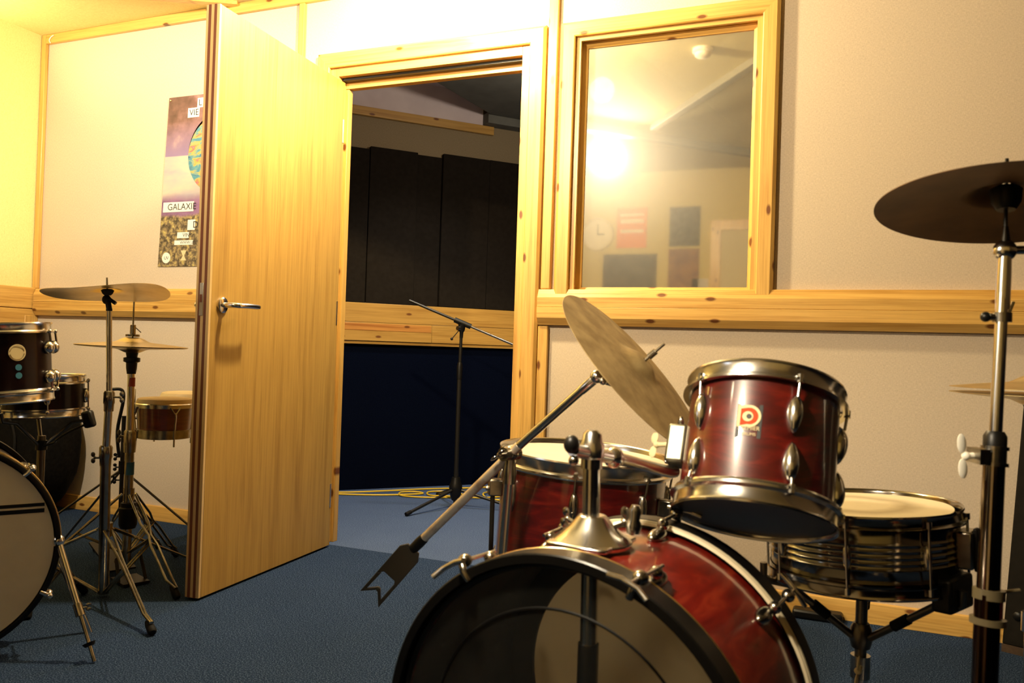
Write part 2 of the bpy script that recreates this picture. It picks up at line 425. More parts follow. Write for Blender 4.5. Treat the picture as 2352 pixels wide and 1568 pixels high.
# the open door leaf (hinged at the left jamb)
h0, f0 = V((-2.056, -.033, 0)), V((-1.988, -.868, 0))
du = (f0 - h0).normalized(); dn = V((du.y, -du.x, 0))          # dn points away from the camera side
if dn.x > 0: dn = -dn
W = (f0 - h0).length; T = .054; Z0, Z1 = .008, 1.989
MD = Matrix((du, dn, V((0, 0, 1)))).transposed().to_4x4(); MD.translation = h0   # local x along width, y through thickness
door = struct(B().box((0, 0, Z0), (W - .012, T, Z1), MD).build('door_1', veneer, bevel=.0012), 'open pale veneered door swung into the drum room', 'door')
e = B().box((W - .012, 0, Z0), (W - .001, T, Z1), MD).build('door_edge', lipping, door, bevel=.001)
B().box((W - .0011, .0115, Z0), (W, .0215, Z1), MD).build('core_stripe', core_dark, door)
B().box((W - .0011, .0335, Z0), (W, .0440, Z1), MD).build('core_stripe', core_dark, door)
pl = B().box((W - .001, .0235, 1.0 - .055), (W + .0012, .0325 + .006, 1.0 + .055), MD).build('latch_plate', satin, door, bevel=.001)
B().box((W + .0012, .027, .99), (W + .0016, .036, 1.016), MD).build('latch_hole', core_dark, pl)
def handle(side):
    y0 = 0 if side < 0 else T
    def L(x, y, z): return MD @ V((x, y0 + side * y, z))
    xr = W - .068; zc = .985
    hb = B(); hb.turned(L(xr, 0, zc), L(xr, .010, zc), [(0, .027), (.6, .027), (1, .020)], 32)
    rose = hb.build('handle_rose', chrome, door)
    pts = [L(xr, .008, zc), L(xr, .040, zc)]
    for k in range(1, 6): pts.append(L(xr - .020 * (1 - cos(18 * k)), .040 + .020 * sin(18 * k), zc))
    pts += [L(xr - .06, .061, zc + .001), L(xr - .105, .060, zc + .001), L(xr - .125, .056, zc + .001)]
    B().tube(pts, .0095, 14).build('lever', chrome, rose)
handle(-1); handle(1)
for z in (.22, 1.0, 1.78):
    B().cyl((-2.060, -.040, z - .05), (-2.060, -.040, z + .05), .007).build('hinge', satin, door)

# window: architrave, lining, glazing bead and pane
win = struct(B().box((WX0, .0, WZ0), (WX0 + .016, .08, WZ1)).box((WX1 - .016, 0, WZ0), (WX1, .08, WZ1))
             .box((WX0 + .016, 0, WZ0), (WX1 - .016, .08, WZ0 + .014)).box((WX0 + .016, 0, WZ1 - .014), (WX1 - .016, .08, WZ1)).build('window_1', pine_z, bevel=.001),
             'pine framed studio window reflecting the drum room', 'window')
for sd, bb in mitred(-1.080, -.272, 1.033, 2.132, .058, 0, -.030, 'LRTB'):
    bb.build('architrave', pine_x if sd in 'TB' else pine_z, win, smooth=15)
for sd, bb in mitred(WX0 + .0, WX1 - .0, WZ0 + .0, WZ1 - .0, .020, .0, -.012, 'LRTB', 'lip'):
    bb.build('lining_lip', pine_x if sd in 'TB' else pine_z, win, smooth=15)
for sd, bb in mitred(WX0 + .012, WX1 - .012, WZ0 + .012, WZ1 - .012, .024, .036, .018, 'LRTB', 'bead'):
    bb.build('glazing_bead', pine_x if sd in 'TB' else pine_z, win, smooth=15)
B().box((WX0 + .014, .036, WZ0 + .012), (WX1 - .014, .041, WZ1 - .012)).build('glass_pane', pane_mat, win)

# rear wall: door in a timber frame, posters, clock (seen in the window's reflection)
b = B()
for lo, hi in (((-1.125, YR, 0), (-1.045, YR + .03, 1.99)), ((-.22, YR, 0), (-.14, YR + .03, 1.99)), ((-1.045, YR, 1.91), (-.22, YR + .03, 1.99))): b.box(lo, hi)
rd = struct(B().box((-1.045, YR, .008), (-.22, YR + .018, 1.91)).build('door_2', plain('pale_painted_door', (.62, .56, .40), .5)), 'pale door reflected in the window', 'door')
b.build('door_frame', pine_z, rd)
B().tube([(-.32, YR + .018, .98), (-.32, YR + .06, .98), (-.44, YR + .06, .98)], .009).build('door_handle', chrome, rd)
def sheet(name, label, x0, x1, z0, z1, mat, extra=()):
    o = B().box((x0, YR + .001, z0), (x1, YR + .006, z1)).build(name, mat); tag(o, label, 'poster', 'papers on the rear wall')
    for (a, c, d_, e_, mm) in extra:
        B().box((x0 + a * (x1 - x0), YR + .006, z0 + d_ * (z1 - z0)), (x0 + c * (x1 - x0), YR + .0068, z0 + e_ * (z1 - z0))).build('printed_panel', mm, o)
    return o
orange = plain('orange_print', (.85, .22, .05), .5)
sheet('poster', 'orange poster with white bands, upper left in the window reflection', -1.93, -1.67, 1.78, 2.12, orange, ((.12, .9, .62, .72, paper_white), (.12, .9, .38, .46, paper_white), (.1, .9, .80, .86, paper_white)))
charc = speck('charcoal_print', (.03, .035, .03), (.09, .095, .08), .7, 30)
sheet('poster', 'charcoal poster of pale text lines, upper right in the window reflection', -1.475, -1.22, 1.785, 2.115, charc)
sheet('poster', 'wide black notice board, lower left in the window reflection', -2.045, -1.575, 1.36, 1.725, speck('black_board', (.012, .014, .012), (.05, .05, .042), .6, 12))
sheet('poster', 'maroon poster below the charcoal one in the window reflection', -1.475, -1.22, 1.42, 1.765, speck('maroon_print', (.16, .045, .03), (.30, .13, .05), .6, 9))
sheet('poster', 'small white paper beside the door in the window reflection', -1.275, -1.14, 1.40, 1.512, plain('bluish_paper', (.62, .62, .62), .6))
ck = thing('wall_clock', 'round white wall clock at left edge of the window reflection', 'clock', (-2.10, YR, 1.90))
Mk = frame((-2.10, YR, 1.90), (0, 1, 0), (0, 0, 1))
B().lathe([(0, .003), (.128, .003), (.128, .028), (.14, .028), (.14, .0), (0, 0)], Mk).build('clock_case', plain('clock_cream', (.74, .68, .5), .4), ck)
B().lathe([(0, .004), (.127, .004), (.127, .008), (0, .008)], Mk).build('clock_face', paper_white, ck)
B().box((-.004, -.004, .009), (.09, .004, .011), Mk).build('minute_hand', black, ck)
B().box((-.004, -.005, .009), (.006, .06, .011), Mk).build('hour_hand', black, ck)
# smoke detector on the ceiling
sd_ = thing('smoke_detector', 'white smoke detector on the ceiling, reflected at top of the window', 'smoke detector', (-.755, -1.12, CZ))
Ms = frame((-.755, -1.12, CZ), (0, 0, -1), (1, 0, 0))
B().lathe([(0, 0), (.052, 0), (.052, .016), (.046, .02), (0, .02)], Ms).build('base', paper_white, sd_)
B().lathe([(.036, .02), (.040, .024), (.040, .034), (.030, .042), (0, .044)], Ms).build('cap', paper_white, sd_)

# ------------------------------------------------------------------ the room beyond the doorway
A0 = V((-2.829, 1.135, 0)); fd = V((.697, .78, 0)).normalized(); fn = V((fd.y, -fd.x, 0))   # fn points back to the doorway
MF = Matrix((fd, fn, V((0, 0, 1)))).transposed().to_4x4(); MF.translation = A0    # local x along wall, y out of wall, z up
struct(B().box((-1.30, -.1, 1.0), (3.6, 0, 2.6)).build('wall_far', hessian, M=MF))
struct(B().box((-1.30, -.1, 0), (3.6, .0, 1.0)).build('wall_far', navy, M=MF))
slab('wall_side', (-4.3, .085, 0), (-4.2, 4.3, 2.6), hessian)
slab('wall_side', (XR, .085, 0), (XR + .1, 4.3, 2.6), hessian)
slab('ceiling', (-4.3, .085, 2.50), (XR + .1, 4.3, 2.6), grey_ceiling)
trim(B().box((-1.36, 0, 2.245), (.935, .03, 2.298)), pine_toned_down, .002, M=MF)
struct(B().box((-1.36, 0, 2.298), (.862, .012, 2.50)).build('wall_far', grey_ceiling, M=MF))
trim(B().box((-1.36, 0, 1.008), (3.5, .034, 1.122)), pine_toned_down, .001, M=MF)
trim(B().box((-1.36, 0, .896), (.555, .036, 1.006)), pine_toned_down, .001, M=MF)
trim(B().box((.557, 0, .896), (3.5, .034, 1.006)), pine_toned_down, .001, M=MF)
trim(B().box((-1.36, .0345, .958), (.55, .0375, 1.0)), pine_dark, .001, M=MF)
trim(B().box((-1.36, 0, .876), (3.5, .026, .895)), pine_toned_down, .001, M=MF)
for k, (s0, s1, t, dz, lab) in enumerate(((-.9, .125, .03, -.002, 'leftmost charcoal acoustic panel on the far wall beside the door leaf'), (.129, .428, .034, 0., 'charcoal acoustic panel, second from left through the doorway'),
                             (.43, .594, .014, -.012, 'narrow recessed charcoal acoustic panel above the boom clamp'), (.596, .914, .034, .006, 'charcoal acoustic panel right of the narrow recessed one'),
                             (.916, 1.35, .030, .0, 'rightmost charcoal acoustic panel beside the right door jamb'))):
    o = B().box((s0, 0, 1.124), (s1, t, 2.058 + .022 * (s0 + s1) / 2 + dz)).build('acoustic_panel', dark_foam, bevel=.003, M=MF)
    tag(o, lab, 'acoustic panel', 'dark acoustic panels in the next room')
bk = thing('ventilation_duct', 'dark boxed duct under the ceiling beyond the doorway', 'duct', (-2.0, 1.5, 2.36))
B().prism([(-2.205, 1.05), (-1.2, 1.05), (-.8, 3.0), (-1.2, 2.9), (-2.166, 1.705)], 2.35, 2.50).build('duct_box', duct_grey, bk, bevel=.004)
B().box((.862, .0, 2.30), (2.2, .10, 2.37), MF).build('end_box', duct_grey, bk, bevel=.003)

# microphone stand
ms = thing('microphone_stand', 'black boom microphone stand standing beyond the doorway', 'microphone stand', (-1.995, 1.045, 0))
mc = V((-1.994, 1.042, 0)); clamp = V((-1.987, 1.040, 1.006)); tip = V((-2.256, .925, 1.119))
B().cyl(mc + V((0, 0, .05)), mc + V((0, 0, .775)), .0125).build('lower_tube', black_metal, ms)
B().cyl(mc + V((0, 0, .77)), (-1.990, 1.040, .96), .0085).build('upper_tube', black_metal, ms)
B().turned(mc + V((0, 0, .70)), mc + V((0, 0, .79)), [(0, .015), (.75, .016), (1, .011)]).build('height_clutch', black, ms)
B().turned(mc + V((0, 0, .04)), mc + V((0, 0, .165)), [(0, .02), (.15, .028), (.5, .036), (.62, .036), (.8, .028), (1, .022)]).build('hub', black, ms)
B().cyl(mc + V((0, 0, .012)), mc + V((0, 0, .05)), .011).build('lower_stub', black_metal, ms)
for a in (-107, 13, 133):
    q = mc + V((.36 * cos(a), .36 * sin(a), .011)); p = mc + V((.02 * cos(a), .02 * sin(a), .098))
    lg = B().cyl(p, q, .0085).build('leg', black_metal, ms)
    B().cyl(q + (p - q).normalized() * .03, q - (p - q).normalized() * .004, .0105).build('rubber_foot', rubber, lg)
bd = (tip - clamp).normalized(); side = bd.cross(V((0, 0, 1))).normalized()
B().cyl(tip, clamp - bd * .30, .0062).build('boom', chrome_dull, ms)
B().tube([tip + (clamp - tip) * t for t in (0, .5, .9)], .0072).build('boom_sleeve', black_metal, ms)
B().cyl(clamp - bd * .052, clamp + bd * .045, .0145).build('boom_clamp', black, ms)
B().turned((-1.990, 1.040, .925), (-1.988, 1.040, .998), [(0, .0095), (.4, .0105), (.55, .017), (1, .021)]).build('swivel', black, ms)
sw = B().cyl(V((-1.988, 1.04, .976)) + V((-.385, -.92, 0)) * .012, V((-1.988, 1.04, .976)) + V((.385 * -1, -.92, 0)) * .032, .012).build('swivel_screw', chrome_dull, ms)
lv = B(); p0 = V((-1.996, 1.022, .965)); p1 = V((-2.030, 1.006, .917)); lv.cyl(p0, p1, .0025); lv.ball(p1, .008)
lv.build('tightening_lever', black, ms)

# yellow cable coiled on the floor
def smooth_path(pts, n=8):
    out = []; P_ = [V(p) for p in pts]
    for i in range(len(P_) - 1):
        a, b_, c, d_ = P_[max(i - 1, 0)], P_[i], P_[i + 1], P_[min(i + 2, len(P_) - 1)]
        for k in range(n):
            t = k / n
            out.append(.5 * ((2 * b_) + (c - a) * t + (2 * a - 5 * b_ + 4 * c - d_) * t * t + (3 * b_ - a - 3 * c + d_) * t ** 3))
    return out + [P_[-1]]
zc = .006
cab = [(-3.0, .93, zc), (-2.745, 1.010, zc), (-2.546, 1.100, zc), (-2.40, 1.215, zc), (-2.335, 1.30, zc), (-2.40, 1.32, .007), (-2.45, 1.24, .010), (-2.40, 1.165, .007), (-2.27, 1.19, zc), (-2.15, 1.27, zc),
       (-2.10, 1.36, zc), (-2.16, 1.42, .007), (-2.27, 1.43, zc), (-2.33, 1.36, zc), (-2.27, 1.27, zc), (-2.12, 1.27, .014), (-1.98, 1.36, zc), (-1.88, 1.50, zc), (-1.80, 1.68, zc),
       (-1.90, 1.72, zc), (-2.0, 1.60, zc), (-2.02, 1.47, .012), (-1.94, 1.36, zc), (-1.83, 1.36, zc), (-1.72, 1.42, zc), (-1.66, 1.6, zc), (-1.8, 1.85, zc), (-2.0, 1.82, zc), (-2.2, 1.62, zc), (-2.40, 1.44, zc), (-2.54, 1.22, .013), (-2.72, 1.05, .012), (-3.02, .90, zc)]
tag(B().tube(smooth_path(cab), .0048, 8).build('cable', cable_yellow), 'yellow cable looped along the floor beyond the doorway', 'cable')

# ------------------------------------------------------------------ poster behind the door leaf
def pxw(px, py):   # poster sheet layout: column and row measured on the sheet, in metres
    return -3.082 + (px - 387 + (py - 224) * .035) / 372., 2.025 - (py - 224) / 477.
def poster_print():
    m, nt, b_, o = new_mat('galaxy_poster_print'); setp(b_, None, .45)
    tc = nt.nodes.new('ShaderNodeTexCoord'); sep = nt.nodes.new('ShaderNodeSeparateXYZ'); nt.links.new(tc.outputs['Object'], sep.inputs[0])
    zz = mth(nt, 'ADD', sep.outputs[2], 1.2)
    neb = ramp(nt, noise(nt, coords(nt, (1, 1, 1)), 7., 6), [(.3, (.045, .022, .02)), (.48, (.15, .075, .07)), (.6, (.28, .15, .16)), (.75, (.75, .55, .35))])
    sky = ramp(nt, noise(nt, coords(nt, (1, 1, 3)), 4., 3), [(.3, (.33, .30, .40)), (.6, (.52, .46, .38))])
    mnt = ramp(nt, noise(nt, coords(nt, (1, 1, 2)), 9., 4), [(.35, (.15, .07, .18)), (.65, (.30, .16, .31))])
    flo = ramp(nt, noise(nt, coords(nt, (1, 1, 1)), 42., 5, .7), [(.36, (.035, .028, .018)), (.47, (.12, .09, .06)), (.56, (.33, .25, .12)), (.68, (.55, .46, .14))])
    def step(z0, w): 
        r_ = nt.nodes.new('ShaderNodeMapRange'); r_.inputs[1].default_value = z0 - w; r_.inputs[2].default_value = z0 + w
        nt.links.new(mth(nt, 'ADD', zz, mth(nt, 'MULTIPLY', mth(nt, 'SUBTRACT', noise(nt, coords(nt, (1, 1, 1)), 6.), .5), .05)), r_.inputs[0]); return r_.outputs[0]
    c = mix(nt, step(1.455, .008), flo, mnt); c = mix(nt, step(1.545, .02), c, sky); 
    r_ = nt.nodes.new('ShaderNodeMapRange'); r_.inputs[1].default_value = 1.738; r_.inputs[2].default_value = 1.742; nt.links.new(zz, r_.inputs[0])
    pur = mix(nt, step(1.83, .08), (.24, .17, .32), neb)
    c = mix(nt, r_.outputs[0], c, pur)
    nt.links.new(c, b_.inputs['Base Color']); return m
po = thing('poster', 'purple galaxy poster pinned behind the door leaf', 'poster', (-2.83, -.004, 1.2))
tilt = -.034 / .813
def PV(x, z, y=-.004): return V((x + tilt * (2.025 - z), y, z))
def psheet(x0, x1, z0, z1, y, mat, name, par):
    return B().add([PV(x0, z0, y), PV(x1, z0, y), PV(x1, z1, y), PV(x0, z1, y), PV(x0, z0, y + .0012), PV(x1, z0, y + .0012), PV(x1, z1, y + .0012), PV(x0, z1, y + .0012)],
                   [(0, 1, 2, 3), (7, 6, 5, 4), (0, 4, 5, 1), (1, 5, 6, 2), (2, 6, 7, 3), (3, 7, 4, 0)]).build(name, mat, par)
psh = psheet(-3.082, -2.52, 1.212, 2.025, -.004, poster_print(), 'sheet', po)
def planet_mat():
    m, nt, b_, o = new_mat('planet_print'); setp(b_, None, .45)
    f = noise(nt, coords(nt, (1, 1, 2)), 8., 5, .6, 1.5)
    nt.links.new(ramp(nt, f, [(.30, (.03, .05, .16)), (.42, (.07, .25, .33)), (.50, (.42, .36, .08)), (.58, (.42, .10, .14)), (.68, (.60, .55, .48))]), b_.inputs['Base Color']); return m
disc = [(-2.765 + .185 * cos(a), 1.735 + .185 * sin(a)) for a in range(0, 360, 6)]
M_xz = Matrix(((1, 0, 0, 0), (0, 0, -1, 0), (0, 1, 0, 0), (0, 0, 0, 1)))
B().prism(disc, .0041, .0046, M_xz).build('planet', planet_mat(), po)
disc2 = [(-2.745 + .205 * cos(a), 1.742 + .20 * sin(a)) for a in range(60, 301, 6)]
B().prism(disc2, .0036, .0040, M_xz).build('planet_shadow', plain('planet_rim_print', (.10, .06, .09), .5), po)
def words(txt, px, py, size, plate=True, wpl=None):
    x, z = pxw(px, py)
    vs, fs = text_mesh(txt, size); w = max(v[0] for v in vs)
    pm = None
    if plate: pm = psheet(x - .006, x + w + .008, z - size * .22, z + size * .86, -.0052, paper_white, 'title_strip', po)
    bb = B(); bb.add([(x + v[0], -.0056, z + v[1]) for v in vs], fs); bb.build('lettering', ink, pm or po)
words('L', 455, 249, .042); words('VIE', 434, 270, .042); words('GALAXIE', 384, 483, .044); words('D', 442, 525, .045); words('VINY', 419, 545, .026); words('WWW.UNI', 413, 561, .020)
x, z = pxw(381, 592); uv = B().prism([(x + .026 * cos(a), z + .026 * sin(a)) for a in range(0, 360, 12)], .0046, .0050, M_xz).build('logo_disc', paper_white, po)
vs, fs = text_mesh('UV', .022); B().add([(x - .013 + v[0], -.0054, z - .008 + v[1]) for v in vs], fs).build('lettering', ink, uv)
x, z = pxw(421, 588); B().prism([(x - .018, z + .026), (x + .018, z + .026), (x + .004, z), (x + .018, z - .022), (x - .018, z - .022), (x - .004, z)], .0046, .0050, M_xz).build('hourglass_emblem', cream, po)
x, z = pxw(391, 231); B().ball((x, -.005, z), .005).build('drawing_pin', brass_edge, po)
# bits of tape and string on the top batten
tag(B().box((-2.792, -.0245, CZ - .046), (-2.762, -.0225, CZ - .002)).build('tape_scrap', paper_white), 'scrap of white tape stuck on the top batten left of the door', 'tape')
tag(B().tube(smooth_path([(-3.885, -.025, CZ - .05), (-3.893, -.026, CZ - .035), (-3.88, -.027, CZ - .02), (-3.865, -.025, CZ - .012)]), .0025, 6).build('string_scrap', paper_white), 'scrap of pale string on the top batten by the left corner', 'string')

# ------------------------------------------------------------------ drum hardware helpers
def lug(par, M, R, a, z, ln, hoop_z, w=.010, mat=None, rod=True, hoop_r=None, name='lug'):
    """teardrop lug at angle a on a shell of radius R, with its tension rod to the hoop at hoop_z (local z)"""
    mat = mat or chrome
    L = M @ Matrix.Rotation(math.radians(a), 4, 'Z')
    s = 1 if hoop_z > z else -1
    b_ = B(); prof = []
    for k in range(13):
        t = k / 12; r = math.sin(pi * t) ** .62 * (1 - .30 * t)
        prof.append((max(r, 0), (t - .5) * ln))
    prof[0] = (0, -.5 * ln); prof[-1] = (0, .5 * ln)
    S = L @ Matrix.Translation((R + .002, 0, z)) @ Matrix.Diagonal((w * 1.15, w, -s, 1))
    b_.lathe(prof, S, 16); b_.ball((R + .012, 0, z - s * ln * .1), .004, L, 10)
    lo = b_.build(name, mat, par)
    if rod:
        hr = hoop_r or R + .012
        r_ = B(); r_.cyl(L @ V((R + .010, 0, z + s * ln * .4)), L @ V((hr, 0, hoop_z)), .0026, n=10)
        r_.cyl(L @ V((hr, 0, hoop_z - s * .006)), L @ V((hr, 0, hoop_z + s * .008)), .0052, n=8)
        r_.box((hr - .012, -.007, hoop_z - .002), (hr + .004, .007, hoop_z + .002), L)
        r_.build('tension_rod', mat, lo)
    return lo
def hoop(par, M, R, z, s, h=.030, mat=None, name='hoop'):
    """flanged metal hoop; s=+1 top, -1 bottom; z is the outermost edge"""
    mat = mat or chrome
    pr = [(R - .0035, z), (R - .001, z + s * .0015), (R, z - s * .002), (R - .002, z - s * .006), (R - .002, z - s * (h - .008)), (R + .004, z - s * (h - .004)), (R + .004, z - s * h), (R - .006, z - s * h), (R - .0055, z - s * .003)]
    return B().lathe(pr, M, 72, closed=True).build(name, mat, par)
def head(par, M, R, z, mat, t=.0015, name='drum_head'):
    return B().lathe([(0, z), (R, z), (R, z - t), (0, z - t)], M, 64).build(name, mat, par)
def shell(par, M, R, z0, z1, mat, t=.007, name='shell'):
    return B().lathe([(R, z0), (R, z1), (R - t, z1), (R - t, z0)], M, 80, closed=True).build(name, mat, par)
def wing(par, c, ax, wd, mat=None, r=.006, span=.016, L=.022, name='wing_screw'):
    """threaded pin along ax with a two-eared wing spreading along wd"""
    mat = mat or chrome
    c, ax, wd = V(c), V(ax).normalized(), V(wd); wd = (wd - ax * wd.dot(ax)).normalized()
    b_ = B(); b_.cyl(c, c + ax * L, r * .7, n=12); b_.ball(c + ax * L, r)
    F = Matrix((wd, ax, wd.cross(ax))).transposed().to_4x4(); F.translation = c + ax * (L + .002)
    for s in (-1, 1):
        b_.ball((s * span * .75, .004, 0), (span * .62, .0075, .0026), F, 14)
    return b_.build(name, mat, par)
def cymbal(par, M, R, mat, bell=.052, rise=.030, dome=.018, name='cymbal', warp=None):
    """M's origin lies in the rim plane, z is the top side"""
    pr = []; t = .0011
    for k in range(19):
        u = 1 - k / 18; r = bell + (R - bell) * u
        pr.append((r, rise * (1 - ((r - .006) / R) ** 1.4)))
    for k in range(1, 10):
        r = bell * (1 - k / 10) + .006 * k / 10; pr.append((r, rise * (1 - ((r - .006) / R) ** 1.4)))
    pr.append((.006, rise))
    def bump_up(r):
        t = min(1, max(0, (1.25 * bell - r) / (.85 * bell))); return dome * t * t * (3 - 2 * t)
    pr = [(r, z + bump_up(r)) for r, z in pr]
    low = [(r, z - t) for r, z in reversed(pr)]
    b_ = B().lathe(pr + low, M, 96, closed=True, warp=warp)
    return b_.build(name, mat, par)

# ------------------------------------------------------------------ red kit: bass drum
bF, bR = V((-.364, -1.945, .301)), V((-.318, -1.636, .301))
bn = (bF - bR).normalized(); Rb = .285
bass = thing('bass_drum', 'red stained bass drum lying on its side in the foreground', 'bass drum', (-.341, -1.79, 0))
MB_ = frame(bR, bn, (0, 0, 1)); LB = (bF - bR).length
# bR: front edge of the rear hoop, bF: outer face of the front hoop
shell(bass, MB_, Rb - .016, -.03, LB - .02, red_shell_h)
B().lathe([(Rb - .024, -.028), (Rb - .024, LB - .022)], MB_, 80).build('shell_lining', inner_shell, bass)
def wood_hoop(z0, z1, nm):
    o = B().lathe([(Rb - .012, z0), (Rb - .002, z0), (Rb, z0 + .002), (Rb, z1 - .002), (Rb - .002, z1), (Rb - .014, z1), (Rb - .014, (z0 + z1) / 2)], MB_, 96, closed=True).build(nm, black_gloss, bass)
    return o
fh = wood_hoop(LB - .042, LB, 'front_hoop'); rh = wood_hoop(-.040, 0, 'rear_hoop')
B().torus(MB_ @ Matrix.Translation((0, 0, LB - .0425)), Rb - .001, .0016, 96, 8).build('hoop_edging', brass_edge, fh)
B().torus(MB_ @ Matrix.Translation((0, 0, .0005)), Rb - .004, .003, 96, 8).build('hoop_edging', plain('dull_hoop_edge', (.42, .36, .24), .4), rh)
B().lathe([(Rb - .004, 0), (Rb - .004, .006), (Rb - .0085, .008), (Rb - .0085, 0)], MB_, 96, closed=True).build('hoop_lip', plain('pale_hoop_edge', (.62, .53, .36), .4), rh)
B().lathe([(0, LB - .016), (Rb - .014, LB - .016)], MB_, 96).build('front_head', clear_head, bass)
B().torus(MB_ @ Matrix.Translation((0, 0, LB - .015)), Rb - .078, .0022, 96, 6).build('damping_ring', black, bass)
B().torus(MB_ @ Matrix.Translation((0, 0, LB - .018)), Rb - .018, .005, 96, 8).build('head_collar', black, bass)
B().lathe([(0, -.021), (Rb - .014, -.021)], MB_, 96).build('batter_head', batter_back, bass)
B().lathe([(Rb - .070, -.012), (Rb - .024, -.012), (Rb - .024, -.019), (Rb - .070, -.019)], MB_, 96, closed=True).build('batter_damping', inner_shell, bass)
B().lathe([(0, -.020), (.034, -.020), (.034, -.016), (0, -.016)], MB_ @ Matrix.Translation((-.05, -.07, 0)), 32).build('impact_patch', plain('grey_patch', (.10, .085, .06), .7), bass)
def claw(a, zh, s, zl):
    """claw hook on a hoop, T-rod and shell lug at angle a"""
    L = MB_ @ Matrix.Rotation(math.radians(a), 4, 'Z')
    b_ = B(); b_.box((Rb - .004, -.012, zh - s * .004), (Rb + .006, .012, zh + s * .030), L) if False else None
    z_out = zh + s * .003
    b_.tube([L @ V((Rb - .016, 0, z_out)), L @ V((Rb - .002, 0, z_out + s * .004)), L @ V((Rb + .008, 0, z_out)), L @ V((Rb + .010, 0, z_out - s * .012))], .0055, 10)
    b_.ball((Rb + .012, 0, z_out - s * .010), (.010, .011, .012), L, 14)
    cl = b_.build('claw_hook', chrome_dull, bass)
    t_ = B(); t_.cyl(L @ V((Rb + .013, 0, z_out + s * .028)), L @ V((Rb + .010, 0, zl)), .003, n=10)
    t_.tube([L @ V((Rb + .013 - .004, -.030, z_out + s * .034)), L @ V((Rb + .013, -.012, z_out + s * .028)), L @ V((Rb + .013, .012, z_out + s * .028)), L @ V((Rb + .013 - .004, .030, z_out + s * .034))], .0040, 10)
    t_.build('t_rod', chrome, cl)
    g = B(); g.ball((0, 0, 0), (.012, .013, .030), L @ Matrix.Translation((Rb - .012, 0, zl)), 16)
    g.ball((0, 0, 0), (.010, .010, .010), L @ Matrix.Translation((Rb + .004, 0, zl + s * .018)), 12)
    g.build('lug', chrome_dull, bass)
for a in (32, -23, 92, -78, 150, -140): claw(a, LB, 1, LB * .72)
for a in (-8, -50, 35, -95, 92, 150, -150): claw(a, -.040, -1, .045)
# tom mount: plate, post, arm
pb = V((-.362, -1.80, .583))
tb = B(); tb.lathe([(.060, -.010), (.062, -.004), (.048, .006), (.034, .018), (.024, .030), (.020, .034), (0, .034)], Matrix.Translation(pb), 32)
Mt = frame(pb, (0, 0, 1), bn)
tb.prism([(-.062, -.040), (-.054, -.050), (.054, -.050), (.062, -.040), (.062, .040), (.054, .050), (-.054, .050), (-.062, .040)], -.009, -.002, Mt)
tb.build('mount_plate', chrome, bass, bevel=.002)
post_top = pb + V((-.004, 0, .122))
B().cyl(pb + V((0, 0, -.16)), post_top, .0130, n=28).build('mount_post', chrome, bass)
B().cyl(pb + V((0, 0, -.47)), pb + V((0, 0, -.16)), .016, n=20).build('inner_post', steel_dark, bass)
wing(bass, pb + V((.026, .012, .016)), (.85, .35, .35), (0, 0, 1), chrome_dull, .007, .017)
wing(bass, pb + V((-.030, .020, .012)), (-.85, .4, .25), (0, 0, 1), chrome_dull, .005, .012)
B().turned(pb + V((.060, .014, .010)), pb + V((.062, .016, .052)), [(0, .010), (.3, .012), (.5, .008), (.8, .010), (1, .006)]).build('key_bolt', chrome_dull, bass)
# ---- rack tom
tc_, tb_ = V((-.145, -1.501, .807)), V((-.150, -1.596, .593)); tn = (tc_ - tb_).normalized(); HT = (tc_ - tb_).length
tom = thing('rack_tom', 'red stained rack tom tilted above the bass drum', 'tom', tuple(tb_))
toC = V((CAM.x - tc_.x, CAM.y - tc_.y, 0)).normalized()
MT = frame(tb_, tn, toC); RT = .134
shell(tom, MT, RT - .010, .022, HT - .020, red_shell)
hoop(tom, MT, RT, HT, 1, .030); hoop(tom, MT, RT, 0, -1, .030)
B().torus(MT @ Matrix.Translation((0, 0, .033)), RT - .004, .0042, 72, 8).build('hoop_flange', chrome, tom)
head(tom, MT, RT - .007, HT - .010, white_head)
head(tom, MT, RT - .007, .008, plain('smoky_film_head', (.030, .022, .014), .38), name='bottom_head')
for a in (22, -50, -122, 94, 166):
    lug(tom, MT, RT - .010, a, HT * .65, .068, HT - .026, .0150, hoop_r=RT + .003)
    lug(tom, MT, RT - .010, a, HT * .315, .068, .030, .0150, hoop_r=RT + .003)
# badge, wrapped on the shell
def wrap(M, R, a0, zc, pts): return [M @ Matrix.Rotation(math.radians(a0) + u / R, 4, 'Z') @ V((R, 0, zc + w)) for u, w in pts]
def decal(M, R, a0, zc, poly, name, mat, par):
    """thin plate following the shell: polygon fan about its first point"""
    n = len(poly); b_ = B()
    vs = wrap(M, R, a0, zc, poly) + wrap(M, R - .0006, a0, zc, poly)
    fs = [tuple(range(n)), tuple(range(2 * n - 1, n - 1, -1))] + [(i, n + i, n + (i + 1) % n, (i + 1) % n) for i in range(n)]
    return b_.add(vs, fs).build(name, mat, par)
ba, bz = -9., HT * .60; r0 = RT - .010
k_ = .0125
bg = decal(MT, r0 + .0007, ba, bz - .007, [(-.0205, -.031), (.019, -.031), (.019, .025), (-.0205, .025)], 'badge', black_gloss, tom)
ring = [(-.0195, -.014)] + [(.0185 * cos(a) * .98 - .001, .0185 * sin(a) + .004) for a in range(-95, 96, 10)] + [(-.0195, .0225)]
decal(MT, r0 + .0012, ba, bz - .006, ring, 'emblem', cream, bg)
red_ = [(-.0145, -.012)] + [(.0138 * cos(a) - .001, .0138 * sin(a) + .004) for a in range(-100, 101, 10)] + [(-.0145, .016)]
decal(MT, r0 + .0017, ba, bz - .006, red_, 'emblem', badge_red, bg)
